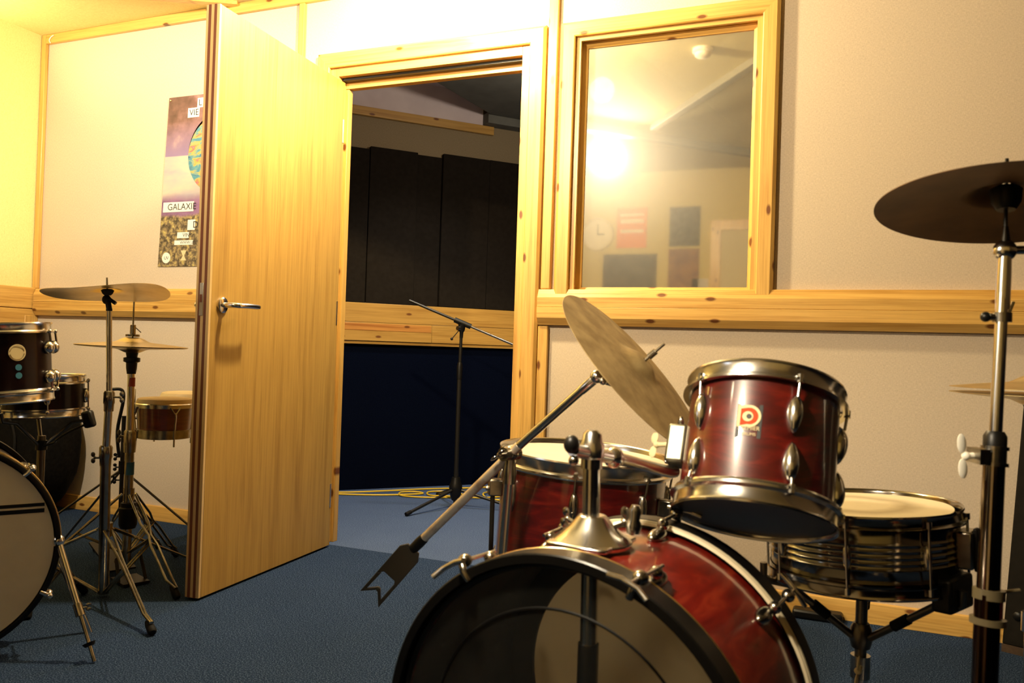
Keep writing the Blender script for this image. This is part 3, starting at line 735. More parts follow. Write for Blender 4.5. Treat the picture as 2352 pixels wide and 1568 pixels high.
decal(MT, r0 + .0022, ba, bz - .006, [(.0085 * cos(a) - .003, .0085 * sin(a) + .003) for a in range(0, 360, 15)], 'emblem', cream, bg)
decal(MT, r0 + .0027, ba, bz - .006, [(.0042 * cos(a) - .001, .0042 * sin(a) + .003) for a in range(0, 360, 20)], 'emblem', black_gloss, bg)
vs, fs = text_mesh('PREMIER', .0098)
w_ = max(v[0] for v in vs)
B().add(wrap(MT, r0 + .0014, ba, bz - .0255, [((v[0] - w_ / 2) * .92, v[1]) for v in vs]), fs).build('lettering', cream, bg)
vs, fs = text_mesh('DRUMS', .0070)
w_ = max(v[0] for v in vs)
B().add(wrap(MT, r0 + .0014, ba, bz - .0345, [((v[0] - w_ / 2), v[1]) for v in vs]), fs).build('lettering', cream, bg)
# bracket on the tom's left side and the arm that carries it
Lb = MT @ Matrix.Rotation(math.radians(-100), 4, 'Z')
bk_ = B().box((RT - .012, -.024, HT * .36), (RT + .022, .024, HT * .66), Lb).build('bracket', plain('satin_bracket', (.20, .19, .14), .45, 1.), tom, bevel=.005)
B().box((RT + .020, -.006, HT * .37), (RT + .026, .006, HT * .65), Lb).build('bracket_rib', chrome, bk_, bevel=.002)
bc = Lb @ V((RT + .022, 0, HT * .52))
wing(bk_, bc, Lb.to_3x3() @ V((1, -.3, 0)), tn, cream, .006, .018, .026)
B().ball(Lb @ V((RT + .006, .0, HT * .69)), (.006, .006, .014)).build('bracket_bolt', chrome_dull, bk_)
# arm from the post to the bracket (belongs to the bass drum's mount)
ae = Lb @ V((RT + .006, .0, HT * .33))
ah = post_top + V((0, 0, .004))
B().turned(post_top + V((0, 0, -.018)), post_top + V((0, 0, .040)), [(0, .0165), (.25, .0165), (.3, .019), (.62, .019), (.7, .016), (.9, .014), (1, .008)]).build('post_head', chrome, bass)
adir = (ae - ah).normalized()
B().cyl(ah - adir * .050, ah + adir * .062, .0105).build('mount_arm', chrome, bass)
B().tube(smooth_path([ah + adir * .060, ah + adir * .095 + V((0, 0, -.001)), ae - adir * .03 + V((0, 0, -.006)), ae + V((0, 0, -.004))], 5), .0105, 14).build('mount_arm', chrome, bass)
B().ball(ah + adir * .062, (.017, .017, .017)).build('arm_joint', chrome, bass)
kn = B(); kn.ball(ah - adir * .054 + V((0, 0, .008)), (.012, .012, .014)); kn.build('arm_end_knob', black, bass)
B().ball(ah - adir * .044 + V((0, -.006, -.014)), .008).build('arm_bolt', chrome_dull, bass)
# spurs of the bass drum
for s in (-1, 1):
    L = MB_ @ Matrix.Rotation(math.radians(s * 104), 4, 'Z')
    p = L @ V((Rb - .010, 0, LB * .62)); q = V((p.x + s * -.0, p.y, 0)); out = (p - V((bF.x, p.y, p.z))); out.z = 0
    q = V((p.x + out.x * .42, p.y - .10, .0))
    sp = B().cyl(p, q + V((0, 0, .012)), .006).build('spur', chrome, bass)
    B().turned(q + V((0, 0, .016)), q, [(0, .009), (.7, .011), (1, .006)]).build('rubber_foot', rubber, sp)

# ---- floor tom
fc, fb = V((-.614, -1.036, .617)), V((-.639, -1.034, .218)); fnn = (fc - fb).normalized(); HF = (fc - fb).length; RF = .215
ft = thing('floor_tom', 'red stained floor tom behind the bass drum mount', 'floor tom', (-.63, -1.035, 0))
MF_ = frame(fb, fnn, V((CAM.x - fc.x, CAM.y - fc.y, 0)))
shell(ft, MF_, RF - .012, .018, HF - .018, red_shell)
hoop(ft, MF_, RF, HF, 1, .034); hoop(ft, MF_, RF, 0, -1, .034)
B().torus(MF_ @ Matrix.Translation((0, 0, HF - .036)), RF - .003, .0045, 80, 8).build('hoop_flange', chrome, ft)
head(ft, MF_, RF - .008, HF - .012, white_head); head(ft, MF_, RF - .008, .010, white_head, name='bottom_head')
for a in (-52, -5, 42, 88, 133, 178, -97, -142):
    lug(ft, MF_, RF - .012, a, HF * .745, .082, HF - .030, .0135, chrome_dull, hoop_r=RF + .002)
    lug(ft, MF_, RF - .012, a, HF * .25, .082, .030, .0135, chrome_dull, hoop_r=RF + .002)
for a in (-74, 64, 160):
    L = MF_ @ Matrix.Rotation(math.radians(a), 4, 'Z')
    top = L @ V((RF + .012, 0, HF * .80)); foot = V((top.x, top.y, .012))
    lb = B().box((RF - .012, -.014, HF * .70), (RF + .022, .014, HF * .80), L).build('leg_bracket', chrome_dull, ft, bevel=.003)
    B().ball(L @ V((RF + .024, 0, HF * .74)), .006).build('bracket_bolt', chrome, lb)
    lg = B().cyl(top, foot, .0058).build('leg', black_metal, ft)
    B().turned(foot + V((0, 0, .026)), foot + V((0, 0, -.012)), [(0, .010), (.8, .014), (1, .012)]).build('rubber_foot', rubber, lg)

# ---- boom cymbal stand with the tilted crash
bs = thing('cymbal_stand', 'chrome boom cymbal stand with dark counterweight left of the red floor tom', 'cymbal stand', (-.70, -1.345, 0))
be, bcl, bw1, bw2 = V((-.476, -1.420, .815)), V((-.682, -1.362, .640)), V((-.905, -1.340, .420)), V((-.985, -1.385, .310))
bx = (be - bcl).normalized()
B().cyl(bw1 + (bw1 - bcl).normalized() * -.0, bcl + bx * .03, .0102).build('boom_tube', chrome_pitted, bs)
B().cyl(bcl, be - bx * .035, .0095).build('boom_tube', chrome, bs)
B().turned(be - bx * .045, be, [(0, .0105), (.9, .0105), (1, .007)]).build('boom_end', chrome, bs)
wd_ = (bw1 - bcl).normalized()
ws = B().turned(bw1 - wd_ * .014, bw1 + wd_ * .028, [(0, .0115), (.4, .0125), (1, .0115)]).build('weight_collar', black, bs)
# counterweight handle: flat dark plate with a cut-out and forked end
we = bw1 + wd_ * .026; pdir = (bw2 - bw1).normalized()
toc = (CAM - bw1).normalized(); px_ = pdir.cross(toc).normalized(); pn = px_.cross(pdir)
MW = Matrix((px_, pdir, pn)).transposed().to_4x4(); MW.translation = we
Lw = .150
wb = B()
wb.prism([(-.017, .0), (.017, .0), (.028, .016), (.028, .095), (.016, .082), (-.016, .082), (-.028, .098), (-.028, .016)], -.006, .006, MW)
wb.prism([(.028, .094), (.028, .150), (.021, .143), (.019, .088)], -.006, .006, MW)
wb.prism([(-.028, .097), (-.020, .088), (-.020, .140), (-.028, .150)], -.006, .006, MW)
wb.prism([(.028, .150), (.003, .125), (.003, .116), (.021, .136)], -.006, .006, MW)
wb.prism([(-.028, .150), (-.003, .125), (.003, .125), (.003, .116), (-.003, .116), (-.022, .136)], -.006, .006, MW)
wb.build('counterweight', plain('worn_dark_iron', (.030, .028, .023), .45, .5), bs, bevel=.0015)
# clamp and column
cl_ = B(); cl_.turned(bcl + V((0, 0, -.065)), bcl + V((0, 0, -.012)), [(0, .014), (.5, .015), (1, .012)]); cl_.ball(bcl, (.019, .019, .017))
axc = bx.cross(V((0, 0, 1))).normalized()
cl_.cyl(bcl - axc * .024, bcl + axc * .024, .015)
cb = cl_.build('boom_clamp', chrome_dull, bs)
wing(cb, bcl - axc * .022 if axc.y > 0 else bcl + axc * .022, (-.3, -1, 0), (.8, 0, .6), chrome_dull, .006, .016, .014)
base = V((-.705, -1.338, 0))
B().cyl(base + V((0, 0, .36)), bcl + V((.0, 0, -.03)), .0105).build('upper_tube', chrome, bs)
B().cyl(base + V((0, 0, .035)), base + V((0, 0, .40)), .0145).build('lower_tube', chrome, bs)
B().turned(base + V((0, 0, .37)), base + V((0, 0, .415)), [(0, .018), (1, .018)]).build('height_collar', chrome_dull, bs)
def tripod(par, b0, zt, rad, angs, mat, zlow=.03, zmid=.5, wid=.011, foot=True, hub_r=.019):
    """double-braced tripod: collar high, legs down, braces from the column foot"""
    b0 = V(b0)
    B().turned(b0 + V((0, 0, zt - .022)), b0 + V((0, 0, zt + .022)), [(0, hub_r), (1, hub_r)]).build('leg_collar', mat, par)
    for a in angs:
        d_ = V((cos(a), sin(a), 0)); t_ = V((-sin(a), cos(a), 0))
        q = b0 + d_ * rad + V((0, 0, .016)); p = b0 + d_ * (hub_r + .004) + V((0, 0, zt))
        kq = p.lerp(q, .30); kn_ = p.lerp(q, .42)
        lg = B()
        for s in (-1, 1):
            lg.tube([p + t_ * s * .012, kq + t_ * s * wid * 1.2, kn_ + t_ * s * .004, p.lerp(q, .52) + t_ * s * wid, p.lerp(q, .86) + t_ * s * wid * .9, q + t_ * s * .003 + V((0, 0, .02))], .0042, 8)
        lo = lg.build('leg', mat, par)
        br = B(); m_ = p.lerp(q, zmid); l0 = b0 + d_ * (hub_r * .8) + V((0, 0, zlow))
        for s in (-1, 1): br.tube([m_ + t_ * s * .006, l0 + t_ * s * .006], .0036, 8)
        br.build('brace', mat, par)
        if foot:
            u_ = (q - p).normalized()
            B().turned(q - u_ * .035, q + u_ * .014, [(0, .009), (.3, .012), (.9, .013), (1, .010)]).build('rubber_foot', rubber, lo)
tripod(bs, base, .30, .27, (100, 220, 340), chrome)
# tilter and crash
cc, cn = V((-.416, -1.370, .829)), V((.747, -.038, .664)).normalized()
MCy = frame(cc, cn, (0, -1, 0))
crash = tag(cymbal(None, MCy, .203, bronze_dull, .045, .020, .014, name='crash_cymbal'), 'tarnished crash cymbal tilted steeply on the boom arm beside the rack tom', 'cymbal')
tl = B(); s0 = cc - cn * .015; 
tl.cyl(s0 - cn * .030, cc + cn * .085, .0034, n=12); tl.cyl(cc + cn * .044, cc + cn * .062, .0068, n=16)
tl.build('cymbal_rod', chrome_dull, bs)
tl = B(); tl.cyl(be - bx * .005, s0 - cn * .030, .008); tl.ball(be, .014); tl.ball(be + V((.016, -.01, -.008)), .008); tl.build('tilter', chrome, bs)
B().cyl(cc - cn * .012 + cn * .018, cc + cn * .008, .015).build('felt_washer', felt, bs)

# ---- snare drum
sc_, sb_ = V((.017, -1.186, .579)), V((.025, -1.186, .430)); sn = (sc_ - sb_).normalized(); HS = (sc_ - sb_).length; RS = .185
sn_o = thing('snare_drum', 'chrome ribbed snare drum on a stand behind the rack tom', 'snare drum', tuple(sb_))
MS = frame(sb_, sn, V((CAM.x - sc_.x, CAM.y - sc_.y, 0)))
pr = [(RS - .008, .016)]
for k in range(5):
    zc_ = HS * (.36 + .075 * k); pr += [(RS - .008, zc_ - .005), (RS - .0045, zc_), (RS - .008, zc_ + .005)]
pr += [(RS - .008, HS - .016), (RS - .011, HS - .016), (RS - .011, .016)]
B().lathe(pr, MS, 96, closed=True).build('shell', plain('black_chrome', (.22, .21, .19), .12, 1.), sn_o)
smoky = plain('smoky_chrome', (.30, .28, .25), .13, 1.)
hoop(sn_o, MS, RS, HS, 1, .026, smoky); hoop(sn_o, MS, RS, 0, -1, .026, smoky)
skin = B().lathe([(0, 0), (RS - .006, 0), (RS - .006, -.0015), (0, -.0015)], None, 64)
sk = skin.build('drum_head', snare_mat(), None); sk.parent = sn_o; sk.matrix_local = Matrix.Translation(-V(sb_)) @ MS @ Matrix.Translation((-.02, -.01, HS - .008))
head(sn_o, MS, RS - .006, .010, white_head, name='bottom_head')
for a in range(-8, 352, 45):
    L = MS @ Matrix.Rotation(math.radians(a), 4, 'Z'); b_ = B()
    b_.ball((0, 0, 0), (.009, .008, .024), L @ Matrix.Translation((RS - .004, 0, HS * .5)), 14)
    lo = b_.build('lug', chrome, sn_o)
    r_ = B(); r_.cyl(L @ V((RS + .003, 0, HS - .016)), L @ V((RS + .003, 0, .016)), .0026, n=10)
    for z in (HS - .014, .014): r_.cyl(L @ V((RS + .003, 0, z - .006)), L @ V((RS + .003, 0, z + .006)), .0052, n=8)
    r_.build('tension_rod', chrome, lo)
L = MS @ Matrix.Rotation(math.radians(72), 4, 'Z')
so = B().box((RS - .008, -.026, .045), (RS + .020, .026, .115), L).build('strainer', chrome_dull, sn_o, bevel=.004)
B().box((RS + .018, -.010, .040), (RS + .026, .010, .120), L).build('strainer_lever', black, so, bevel=.003)
B().box((RS - .03, -.05, -.028), (RS + .008, .045, .035), MS @ Matrix.Rotation(math.radians(62), 4, 'Z')).build('strap_block', black, so, bevel=.006)
# snare stand
ss_ = thing('snare_stand', 'dark chrome basket stand under the ribbed snare drum', 'snare stand', (.024, -1.182, 0))
s_b = V((.024, -1.180, 0))
B().cyl(s_b + V((0, 0, .20)), s_b + V((0, 0, .415)), .0115).build('upper_tube', steel_dark, ss_)
B().cyl(s_b + V((0, 0, .03)), s_b + V((0, 0, .235)), .015).build('lower_tube', chrome, ss_)
B().turned(s_b + V((0, 0, .285)), s_b + V((0, 0, .335)), [(0, .018), (.3, .022), (.8, .020), (1, .015)]).build('basket_hub', steel_dark, ss_)
B().turned(s_b + V((0, 0, .225)), s_b + V((0, 0, .270)), [(0, .019), (1, .019)]).build('height_collar', chrome_dull, ss_)
wing(ss_, s_b + V((0, -.018, .250)), (-.2, -1, 0), (.1, 0, 1), cream, .007, .024, .022)
for a in (-155, -35, 85):
    d_ = V((cos(a), sin(a), 0)); ar = B()
    ar.tube([s_b + d_ * .02 + V((0, 0, .310)), s_b + d_ * .08 + V((0, 0, .355)), s_b + d_ * .15 + V((0, 0, .408)), s_b + d_ * .19 + V((0, 0, .416)), s_b + d_ * .203 + V((0, 0, .425)), s_b + d_ * .204 + V((0, 0, .452))], .0075, 10)
    al = ar.build('basket_arm', steel_dark, ss_)
    B().cyl(s_b + d_ * .07 + V((0, 0, .348)), s_b + d_ * .10 + V((0, 0, .371)), .0105).build('arm_sleeve', rubber, al)
tripod(ss_, s_b, .16, .24, (-95, 25, 145), chrome, .03)

# ---- right cymbal stand with the dark cymbal seen from below
rc, rn = V((.222, -1.446, 1.123)), V((.012, .164, .986)).normalized()
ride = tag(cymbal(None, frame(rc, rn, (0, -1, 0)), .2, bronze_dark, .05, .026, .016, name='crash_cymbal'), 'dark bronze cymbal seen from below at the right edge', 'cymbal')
rs = thing('cymbal_stand', 'thick chrome cymbal stand with red band at the right edge', 'cymbal stand', (.19, -1.55, 0))
t0, t1, t2, t3 = V((.221, -1.452, 1.060)), V((.219, -1.455, .990)), V((.2105, -1.476, .743)), V((.2015, -1.507, .362))
zx = (t2 - t3).normalized(); t4 = t3 - zx * (.362 / zx.z) ; t4.z = 0
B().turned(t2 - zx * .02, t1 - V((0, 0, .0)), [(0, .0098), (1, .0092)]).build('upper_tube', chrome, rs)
B().turned(V((.203, -1.50, .50)), t2, [(0, .0170), (1, .0163)]).build('middle_tube', plain('dim_reflection_chrome_tube', (.34, .29, .23), .12, 1.), rs)  # dark surroundings reflected in the chrome are put into the tube colour
B().turned(t4 + V((0, 0, .05)), V((.203, -1.50, .50)), [(0, .0195), (1, .0190)]).build('lower_tube', plain('dark_reflection_chrome_tube', (.07, .045, .035), .16, 1.), rs)  # still darker chrome copy, dark reflections put into its colour
for z_, hh_, r_, mm, nm in ((.500, .016, .0235, clear_plastic, 'clear_flange'), (.478, .026, .0205, plain('wine_red_band', (.16, .012, .010), .3), 'red_band'), (.458, .010, .0265, clear_plastic, 'clear_flange')):
    tt = t3.lerp(t2, (z_ - .362) / (.743 - .362)); B().turned(tt - zx * hh_ / 2, tt + zx * hh_ / 2, [(0, r_), (1, r_)]).build(nm, mm, rs)
tt = t3.lerp(t2, .36); B().cyl(tt + V((.01, .0, .004)), tt + V((.045, .018, .008)), .003).build('flange_lever', clear_plastic, rs)
B().turned(t2 - zx * .012, t2 + zx * .014, [(0, .0175), (.7, .0175), (1, .013)]).build('collar_insert', black, rs)
cl_ = B(); cl_.turned(t2 - zx * .042, t2 - zx * .036, [(0, .021), (1, .021)]); cl_.turned(t2 - zx * .016, t2 - zx * .010, [(0, .021), (1, .021)]); cl_.turned(t2 - zx * .036, t2 - zx * .016, [(0, .0178), (1, .0178)])
lf = V((-.92, -.385, 0)); cl_.box((-.008, -.02, -.012), (.008, .02, .012), Matrix.Translation(t2 - zx * .026 + lf * .026) @ Matrix.Rotation(math.radians(22.6), 4, 'Z'))
cc2 = cl_.build('height_clamp', chrome_dull, rs)
wing(cc2, t2 - zx * .026 + lf * .034, lf + V((0, 0, -.1)), V((.35, .1, .9)), plain('bright_lit_wing', (.90, .86, .74), .25), .007, .027, .012)  # lamp highlight on the metal wing put into its pale colour
# tilter
tl = B(); tl.turned(t1 + V((0, 0, -.035)), t0 + V((0, 0, -.01)), [(0, .011), (.6, .011), (1, .010)]); tl.ball(t0 + V((0, 0, -.008)), (.018, .013, .018)); tl.cyl(t0 + V((0, 0, -.008)), t0 + V((.035, .015, -.006)), .007)
tt_ = tl.build('tilter', chrome, rs)
wing(tt_, t0 + V((.030, .013, -.006)), (.92, .385, 0), (0, 0, 1), black, .006, .016, .01)
B().turned(t0, t0.lerp(rc, .5), [(0, .009), (.6, .006), (1, .004)]).build('rod_sleeve', chrome_dull, rs)
B().cyl(t0, rc + rn * .085, .0032).build('cymbal_rod', black_metal, rs)
B().turned(rc + rn * -.004, rc + rn * .034, [(0, .014), (.35, .022), (.9, .024), (1, .020)]).build('cymbal_cup', black, rs)
cl_ = B(); tc2 = t1 + V((0, 0, -.048)); cl_.turned(tc2 + V((0, 0, -.008)), tc2 + V((0, 0, .008)), [(0, .0145), (1, .0145)]); cl_.cyl(tc2 + lf * .010, tc2 + lf * .024, .006)
cl_.cyl(tc2 - lf * .01 + V((0, 0, .004)), tc2 - lf * .018 + V((0, 0, .026)), .0025)
cl_.build('memory_clamp', chrome_dull, rs); B().ball(tc2 + lf * .027, .0085).build('clamp_screw', black, rs)
tripod(rs, t4, .26, .30, (20, 140, 260), chrome, hub_r=.024)
# hi-hat at the right edge
hh2 = thing('hi_hat_stand', 'hi-hat stand at the right edge behind the thick cymbal stand', 'hi-hat stand', (.385, -.79, 0))
hb2 = V((.385, -.790, 0))
def hihat(par, b0, zc_, R, lab1, lab2, grp, gap=.004):
    M1 = frame(b0 + V((0, 0, zc_ + gap)), (0.0, .0, 1), (1, 0, 0)); M2 = frame(b0 + V((0, 0, zc_)), (0, 0, -1), (1, 0, 0))
    tag(cymbal(None, M1, R, bronze, .048, .018, .014, name='hi_hat_cymbal'), lab1, 'cymbal')
    tag(cymbal(None, M2, R, bronze, .048, .014, .012, name='hi_hat_cymbal'), lab2, 'cymbal')
hihat(hh2, hb2, .800, .178, 'upper hi-hat cymbal at the right edge behind the thick stand', 'lower hi-hat cymbal at the right edge behind the thick stand', None, .012)
B().cyl(hb2 + V((0, 0, .03)), hb2 + V((0, 0, .74)), .0125).build('tube', chrome, hh2)
B().cyl(hb2 + V((0, 0, .74)), hb2 + V((0, 0, 1.0)), .003).build('pull_rod', chrome, hh2)
B().turned(hb2 + V((0, 0, .735)), hb2 + V((0, 0, .775)), [(0, .014), (.5, .02), (1, .026)]).build('cymbal_seat', black, hh2)
tripod(hh2, hb2, .28, .24, (55, -35), chrome)
# leaning grey cabinet and the low black box
cb_ = thing('speaker_cabinet', 'dark grey cabinet leaning by the wall at right edge', 'speaker cabinet', (.70, -.15, 0))
q0 = [(.430, -.104), (1.0, -.338), (1.06, -.05), (.47, -.03)]
b_ = B(); vs = [(x, y, .022) for x, y in q0] + [(x + .056, y + .004, 1.02) for x, y in q0]
b_.add(vs, [(3, 2, 1, 0), (4, 5, 6, 7), (0, 1, 5, 4), (1, 2, 6, 5), (2, 3, 7, 6), (3, 0, 4, 7)]); b_.build('cabinet_body', cab_grey, cb_, bevel=.006)
b_ = B(); vs = [(x, y, .0) for x, y in q0] + [(x, y, .024) for x, y in q0]
b_.add(vs, [(3, 2, 1, 0), (4, 5, 6, 7), (0, 1, 5, 4), (1, 2, 6, 5), (2, 3, 7, 6), (3, 0, 4, 7)]); b_.build('plinth', speck('brown_plinth', (.05, .028, .014), (.07, .04, .02), .7), cb_)
dfc = V((.57, -.234, 0)).normalized(); nfc = V((dfc.y, -dfc.x, 0))
for (s_, z_, r_, mm, nm) in ((.035, .115, .013, black, 'corner_knob'), (.052, .20, .004, chrome_dull, 'screw'), (.050, .188, .004, chrome_dull, 'screw'), (.075, .33, .010, chrome_dull, 'latch'), (.07, .20, .009, chrome_dull, 'latch')):
    p = V((.430, -.104, 0)) + dfc * s_ + V((.056 * z_, .004 * z_, z_)); B().turned(p - nfc * .004, p + nfc * (r_ * .6), [(0, r_), (.7, r_), (1, r_ * .6)], 16).build(nm, mm, cb_)
tag(B().box((-.175, -.078, 0), (-.018, -.022, .030)).build('floor_box', black, bevel=.008), 'low black box on the carpet against the baseboard behind the bass drum', 'box')

# ------------------------------------------------------------------ second kit on the left
nf = V((.841, -.542, 0)).normalized(); lc = V((-2.15, -1.621, .296))
lb_ = thing('bass_drum', 'white-headed dark bass drum cut by the left edge', 'bass drum', (-2.3, -1.52, 0))
ML = frame(lc, nf, (0, 0, 1)); RL = .282; LL = .40
shell(lb_, ML, RL - .014, -LL, -.012, dark_shell)
for z0, z1, nm in ((-.036, .008, 'front_hoop'), (-LL - .03, -LL + .01, 'rear_hoop')):
    o = B().lathe([(RL - .012, z0), (RL, z0), (RL, z1 - .002), (RL - .003, z1), (RL - .012, z1), (RL - .016, (z0 + z1) / 2)], ML, 96, closed=True).build(nm, black_gloss, lb_)
    if nm == 'front_hoop':
        B().torus(ML @ Matrix.Translation((0, 0, -.037)), RL, .0035, 96, 8).build('hoop_edging', brass_edge, o)
        B().torus(ML @ Matrix.Translation((0, 0, -.010)), RL + .0005, .003, 96, 8).build('hoop_edging', brass_edge, o)
hd = B().lathe([(0, .0), (RL - .016, .0), (RL - .016, -.002), (0, -.002)], ML, 96).build('front_head', white_head, lb_)
head(lb_, ML, RL - .014, -LL - .005, white_head, name='batter_head')
# stripes printed on the head: local x is up, local y is image right
for z0, z1 in ((.087, .098), (.104, .113)):
    B().box((z0, -.24, .0003), (z1, .218, .0009), ML).build('black_stripe', black, hd)
for a in (0, 46, 62, 118, -45, -118, 160, -160):
    L = ML @ Matrix.Rotation(math.radians(a), 4, 'Z'); b_ = B()
    b_.tube([L @ V((RL - .014, 0, .010)), L @ V((RL, 0, .013)), L @ V((RL + .011, 0, .006)), L @ V((RL + .012, 0, -.02))], .0055, 10)
    b_.ball((RL + .012, 0, -.012), (.010, .011, .014), L, 12); cl0 = b_.build('claw_hook', chrome, lb_)
    t_ = B(); t_.cyl(L @ V((RL + .012, 0, .016)), L @ V((RL + .010, 0, -.10)), .003, n=8); t_.ball((RL + .012, 0, .016), .0075, L, 10); t_.build('t_rod', chrome, cl0)
    g = B(); g.ball((RL - .008, 0, -.12), (.016, .015, .030), L, 14); g.build('lug', chrome, lb_)
sp0 = V((-2.005, -1.385, .300)); sp1 = V((-1.838, -1.398, .004))
su = (sp1 - sp0).normalized(); sp_ = B().cyl(sp0, sp0.lerp(sp1, .60), .0085).build('spur', chrome, lb_)
B().cyl(sp0.lerp(sp1, .58), sp1, .0052).build('spur_tip', chrome_dull, sp_)
B().turned(sp0.lerp(sp1, .53), sp0.lerp(sp1, .63), [(0, .0115), (1, .0125)]).build('spur_collar', chrome_dull, sp_)
wing(sp_, sp0.lerp(sp1, .57), (.7, .7, .1), (0, 0, 1), chrome_dull, .004, .008, .018)
B().turned(sp0.lerp(sp1, .85), sp0.lerp(sp1, .875), [(0, .017), (1, .012)]).build('rubber_foot', rubber, sp_)
B().ball(sp0, (.016, .016, .018)).build('spur_bracket', chrome, sp_)
L = ML @ Matrix.Rotation(math.radians(-97), 4, 'Z')
p = L @ V((RL, 0, -.12)); q = p + (L.to_3x3() @ V((.10, 0, 0))); q.z = 0
sp2 = B().cyl(p, q, .0085).build('spur', chrome, lb_)
# dark rack tom with round badge
tm = thing('rack_tom', 'dark rack tom with round cream badge above the left bass drum', 'tom', (-2.226, -1.445, .67))
lt, lbm = V((-2.229, -1.447, .888)), V((-2.219, -1.436, .672)); ltn = (lt - lbm).normalized(); HL = (lt - lbm).length
tcd = V((CAM.x - lt.x, CAM.y - lt.y, 0)).normalized()
MLt = frame(lbm, ltn, tcd); Rl = .1535
shell(tm, MLt, Rl - .006, .020, HL - .018, dark_shell)
hoop(tm, MLt, Rl, HL, 1, .028); hoop(tm, MLt, Rl, 0, -1, .028)
B().torus(MLt @ Matrix.Translation((0, 0, .032)), Rl - .003, .004, 72, 8).build('hoop_flange', chrome, tm)
head(tm, MLt, Rl - .006, HL - .010, white_head); head(tm, MLt, Rl - .006, .006, bronze, name='bottom_head')
bdg = decal(MLt, Rl - .0045, 24, HL * .63, [(.0225 * cos(a), .0225 * sin(a)) for a in range(0, 360, 12)], 'badge', cream, tm)
for a in (0, 180): decal(MLt, Rl - .0038, 24, HL * .63, [(.019 * cos(t + a), .019 * sin(t + a)) for t in range(10, 171, 8)] + [(.0178 * cos(t + a), .0178 * sin(t + a)) for t in range(170, 9, -8)], 'badge_ring', plain('badge_line', (.35, .26, .12), .5), bdg)
for dz in (-.040, -.062): decal(MLt, Rl - .0045, 24.6, HL * .63 + dz, [(.0085 * cos(a), .0085 * sin(a)) for a in range(0, 360, 15)], 'dot_sticker', dot_blue, tm)
for a in (62, 92, 2 + 120, 182, 242, -58 + 4):
    L = MLt @ Matrix.Rotation(math.radians(a), 4, 'Z')
    for z, hz in ((HL * .68, HL - .024), (HL * .30, .026)):
        lo = B().ball((0, 0, 0), (.017, .018, .019), L @ Matrix.Translation((Rl + .000, 0, z)), 16).build('lug', chrome, tm)
        r_ = B(); r_.cyl(L @ V((Rl + .010, 0, z)), L @ V((Rl + .006, 0, hz)), .003, n=8); r_.ball((Rl + .006, 0, hz), .0065, L, 10); r_.build('tension_rod', chrome, lo)
B().cyl(lbm - ltn * .01 + V((-.19, .10, 0)), V((-2.36, -1.42, .55)), .012).build('mount_arm', chrome, tm)
B().cyl(lbm + V((-.17, .09, .02)), lbm + V((-.12, .06, .06)), .012).build('mount_bracket', chrome, tm)
kb = B(); kb.ball((-2.235, -1.30, .80), (.03, .03, .033)); kb.build('mount_knob', plain('dark_brown_knob', (.035, .012, .006), .4), tm)
# shallow dark drum behind it
sd2 = thing('shallow_drum', 'shallow dark drum with chrome hoops behind the left rack tom', 'drum', (-2.406, -1.136, .60))
m0, m1 = V((-2.404, -1.134, .606)), V((-2.407, -1.137, .734)); HM = (m1 - m0).length
MM = frame(m0, (m1 - m0), V((CAM.x + 2.39, CAM.y + 1.13, 0))); Rm = .124
shell(sd2, MM, Rm - .006, .016, HM - .016, dark_shell); hoop(sd2, MM, Rm, HM, 1, .026); hoop(sd2, MM, Rm, 0, -1, .026)
head(sd2, MM, Rm - .006, HM - .008, white_head); head(sd2, MM, Rm - .006, .006, white_head, name='bottom_head')
for a in (78, 5, 150, 222, -66):
    L = MM @ Matrix.Rotation(math.radians(a), 4, 'Z')
    lo = B().ball((0, 0, 0), (.012, .012, .024), L @ Matrix.Translation((Rm - .002, 0, HM * .48)), 16).build('lug', chrome, sd2)
    r_ = B(); r_.cyl(L @ V((Rm + .006, 0, HM - .012)), L @ V((Rm + .006, 0, .012)), .0026, n=8)
    for z in (HM - .018, .018): r_.ball((Rm + .006, 0, z), .006, L, 10)
    r_.build('tension_rod', chrome, lo)
# its stand, hidden mostly behind the bass drum
sst = thing('snare_stand', 'dark basket stand under the shallow drum behind the left bass drum', 'drum stand', (-2.406, -1.136, 0))
B().cyl((-2.406, -1.136, .02), (-2.406, -1.136, .54), .012).build('tube', steel_dark, sst)
for a in (30, 150, 270):
    d_ = V((cos(a), sin(a), 0)); c0 = V((-2.405, -1.135, 0))
    B().tube([c0 + V((0, 0, .50)), c0 + d_ * .09 + V((0, 0, .585)), c0 + d_ * .136 + V((0, 0, .594)), c0 + d_ * .142 + V((0, 0, .62))], .006, 8).build('basket_arm', steel_dark, sst)
tripod(sst, (-2.406, -1.136, 0), .2, .15, (75, 195, 315), steel_dark)
# small microphone on a boom
mst = thing('microphone', 'black drum microphone on a thin boom beside the shallow drum', 'microphone', (-2.142, -1.188, .609))
mb = V((-2.140, -1.188, .613)); mu = V((-.22, -.1, -.5)).normalized()
Mm = frame(mb, (.05, .02, 1), (1, .42, 0))
Mm = Mm @ Matrix.Rotation(math.radians(-14), 4, 'Y')
B().box((-.016, -.014, -.026), (.016, .014, .026), Matrix.Translation(mb) @ Matrix.Rotation(math.radians(22.6), 4, 'Z') @ Matrix.Rotation(math.radians(-16), 4, 'Y')).build('microphone_body', black, mst, bevel=.008)
B().tube(smooth_path([mb + V((-.012, -.004, -.018)), mb + V((-.06, -.02, -.042)), mb + V((-.12, -.01, -.070)), (-2.33, -1.150, .525), (-2.388, -1.140, .510)], 5), .0034, 8).build('gooseneck', black, mst)
B().turned((-2.406, -1.136, .495), (-2.406, -1.136, .525), [(0, .017), (1, .017)]).build('stand_clamp', black, mst)

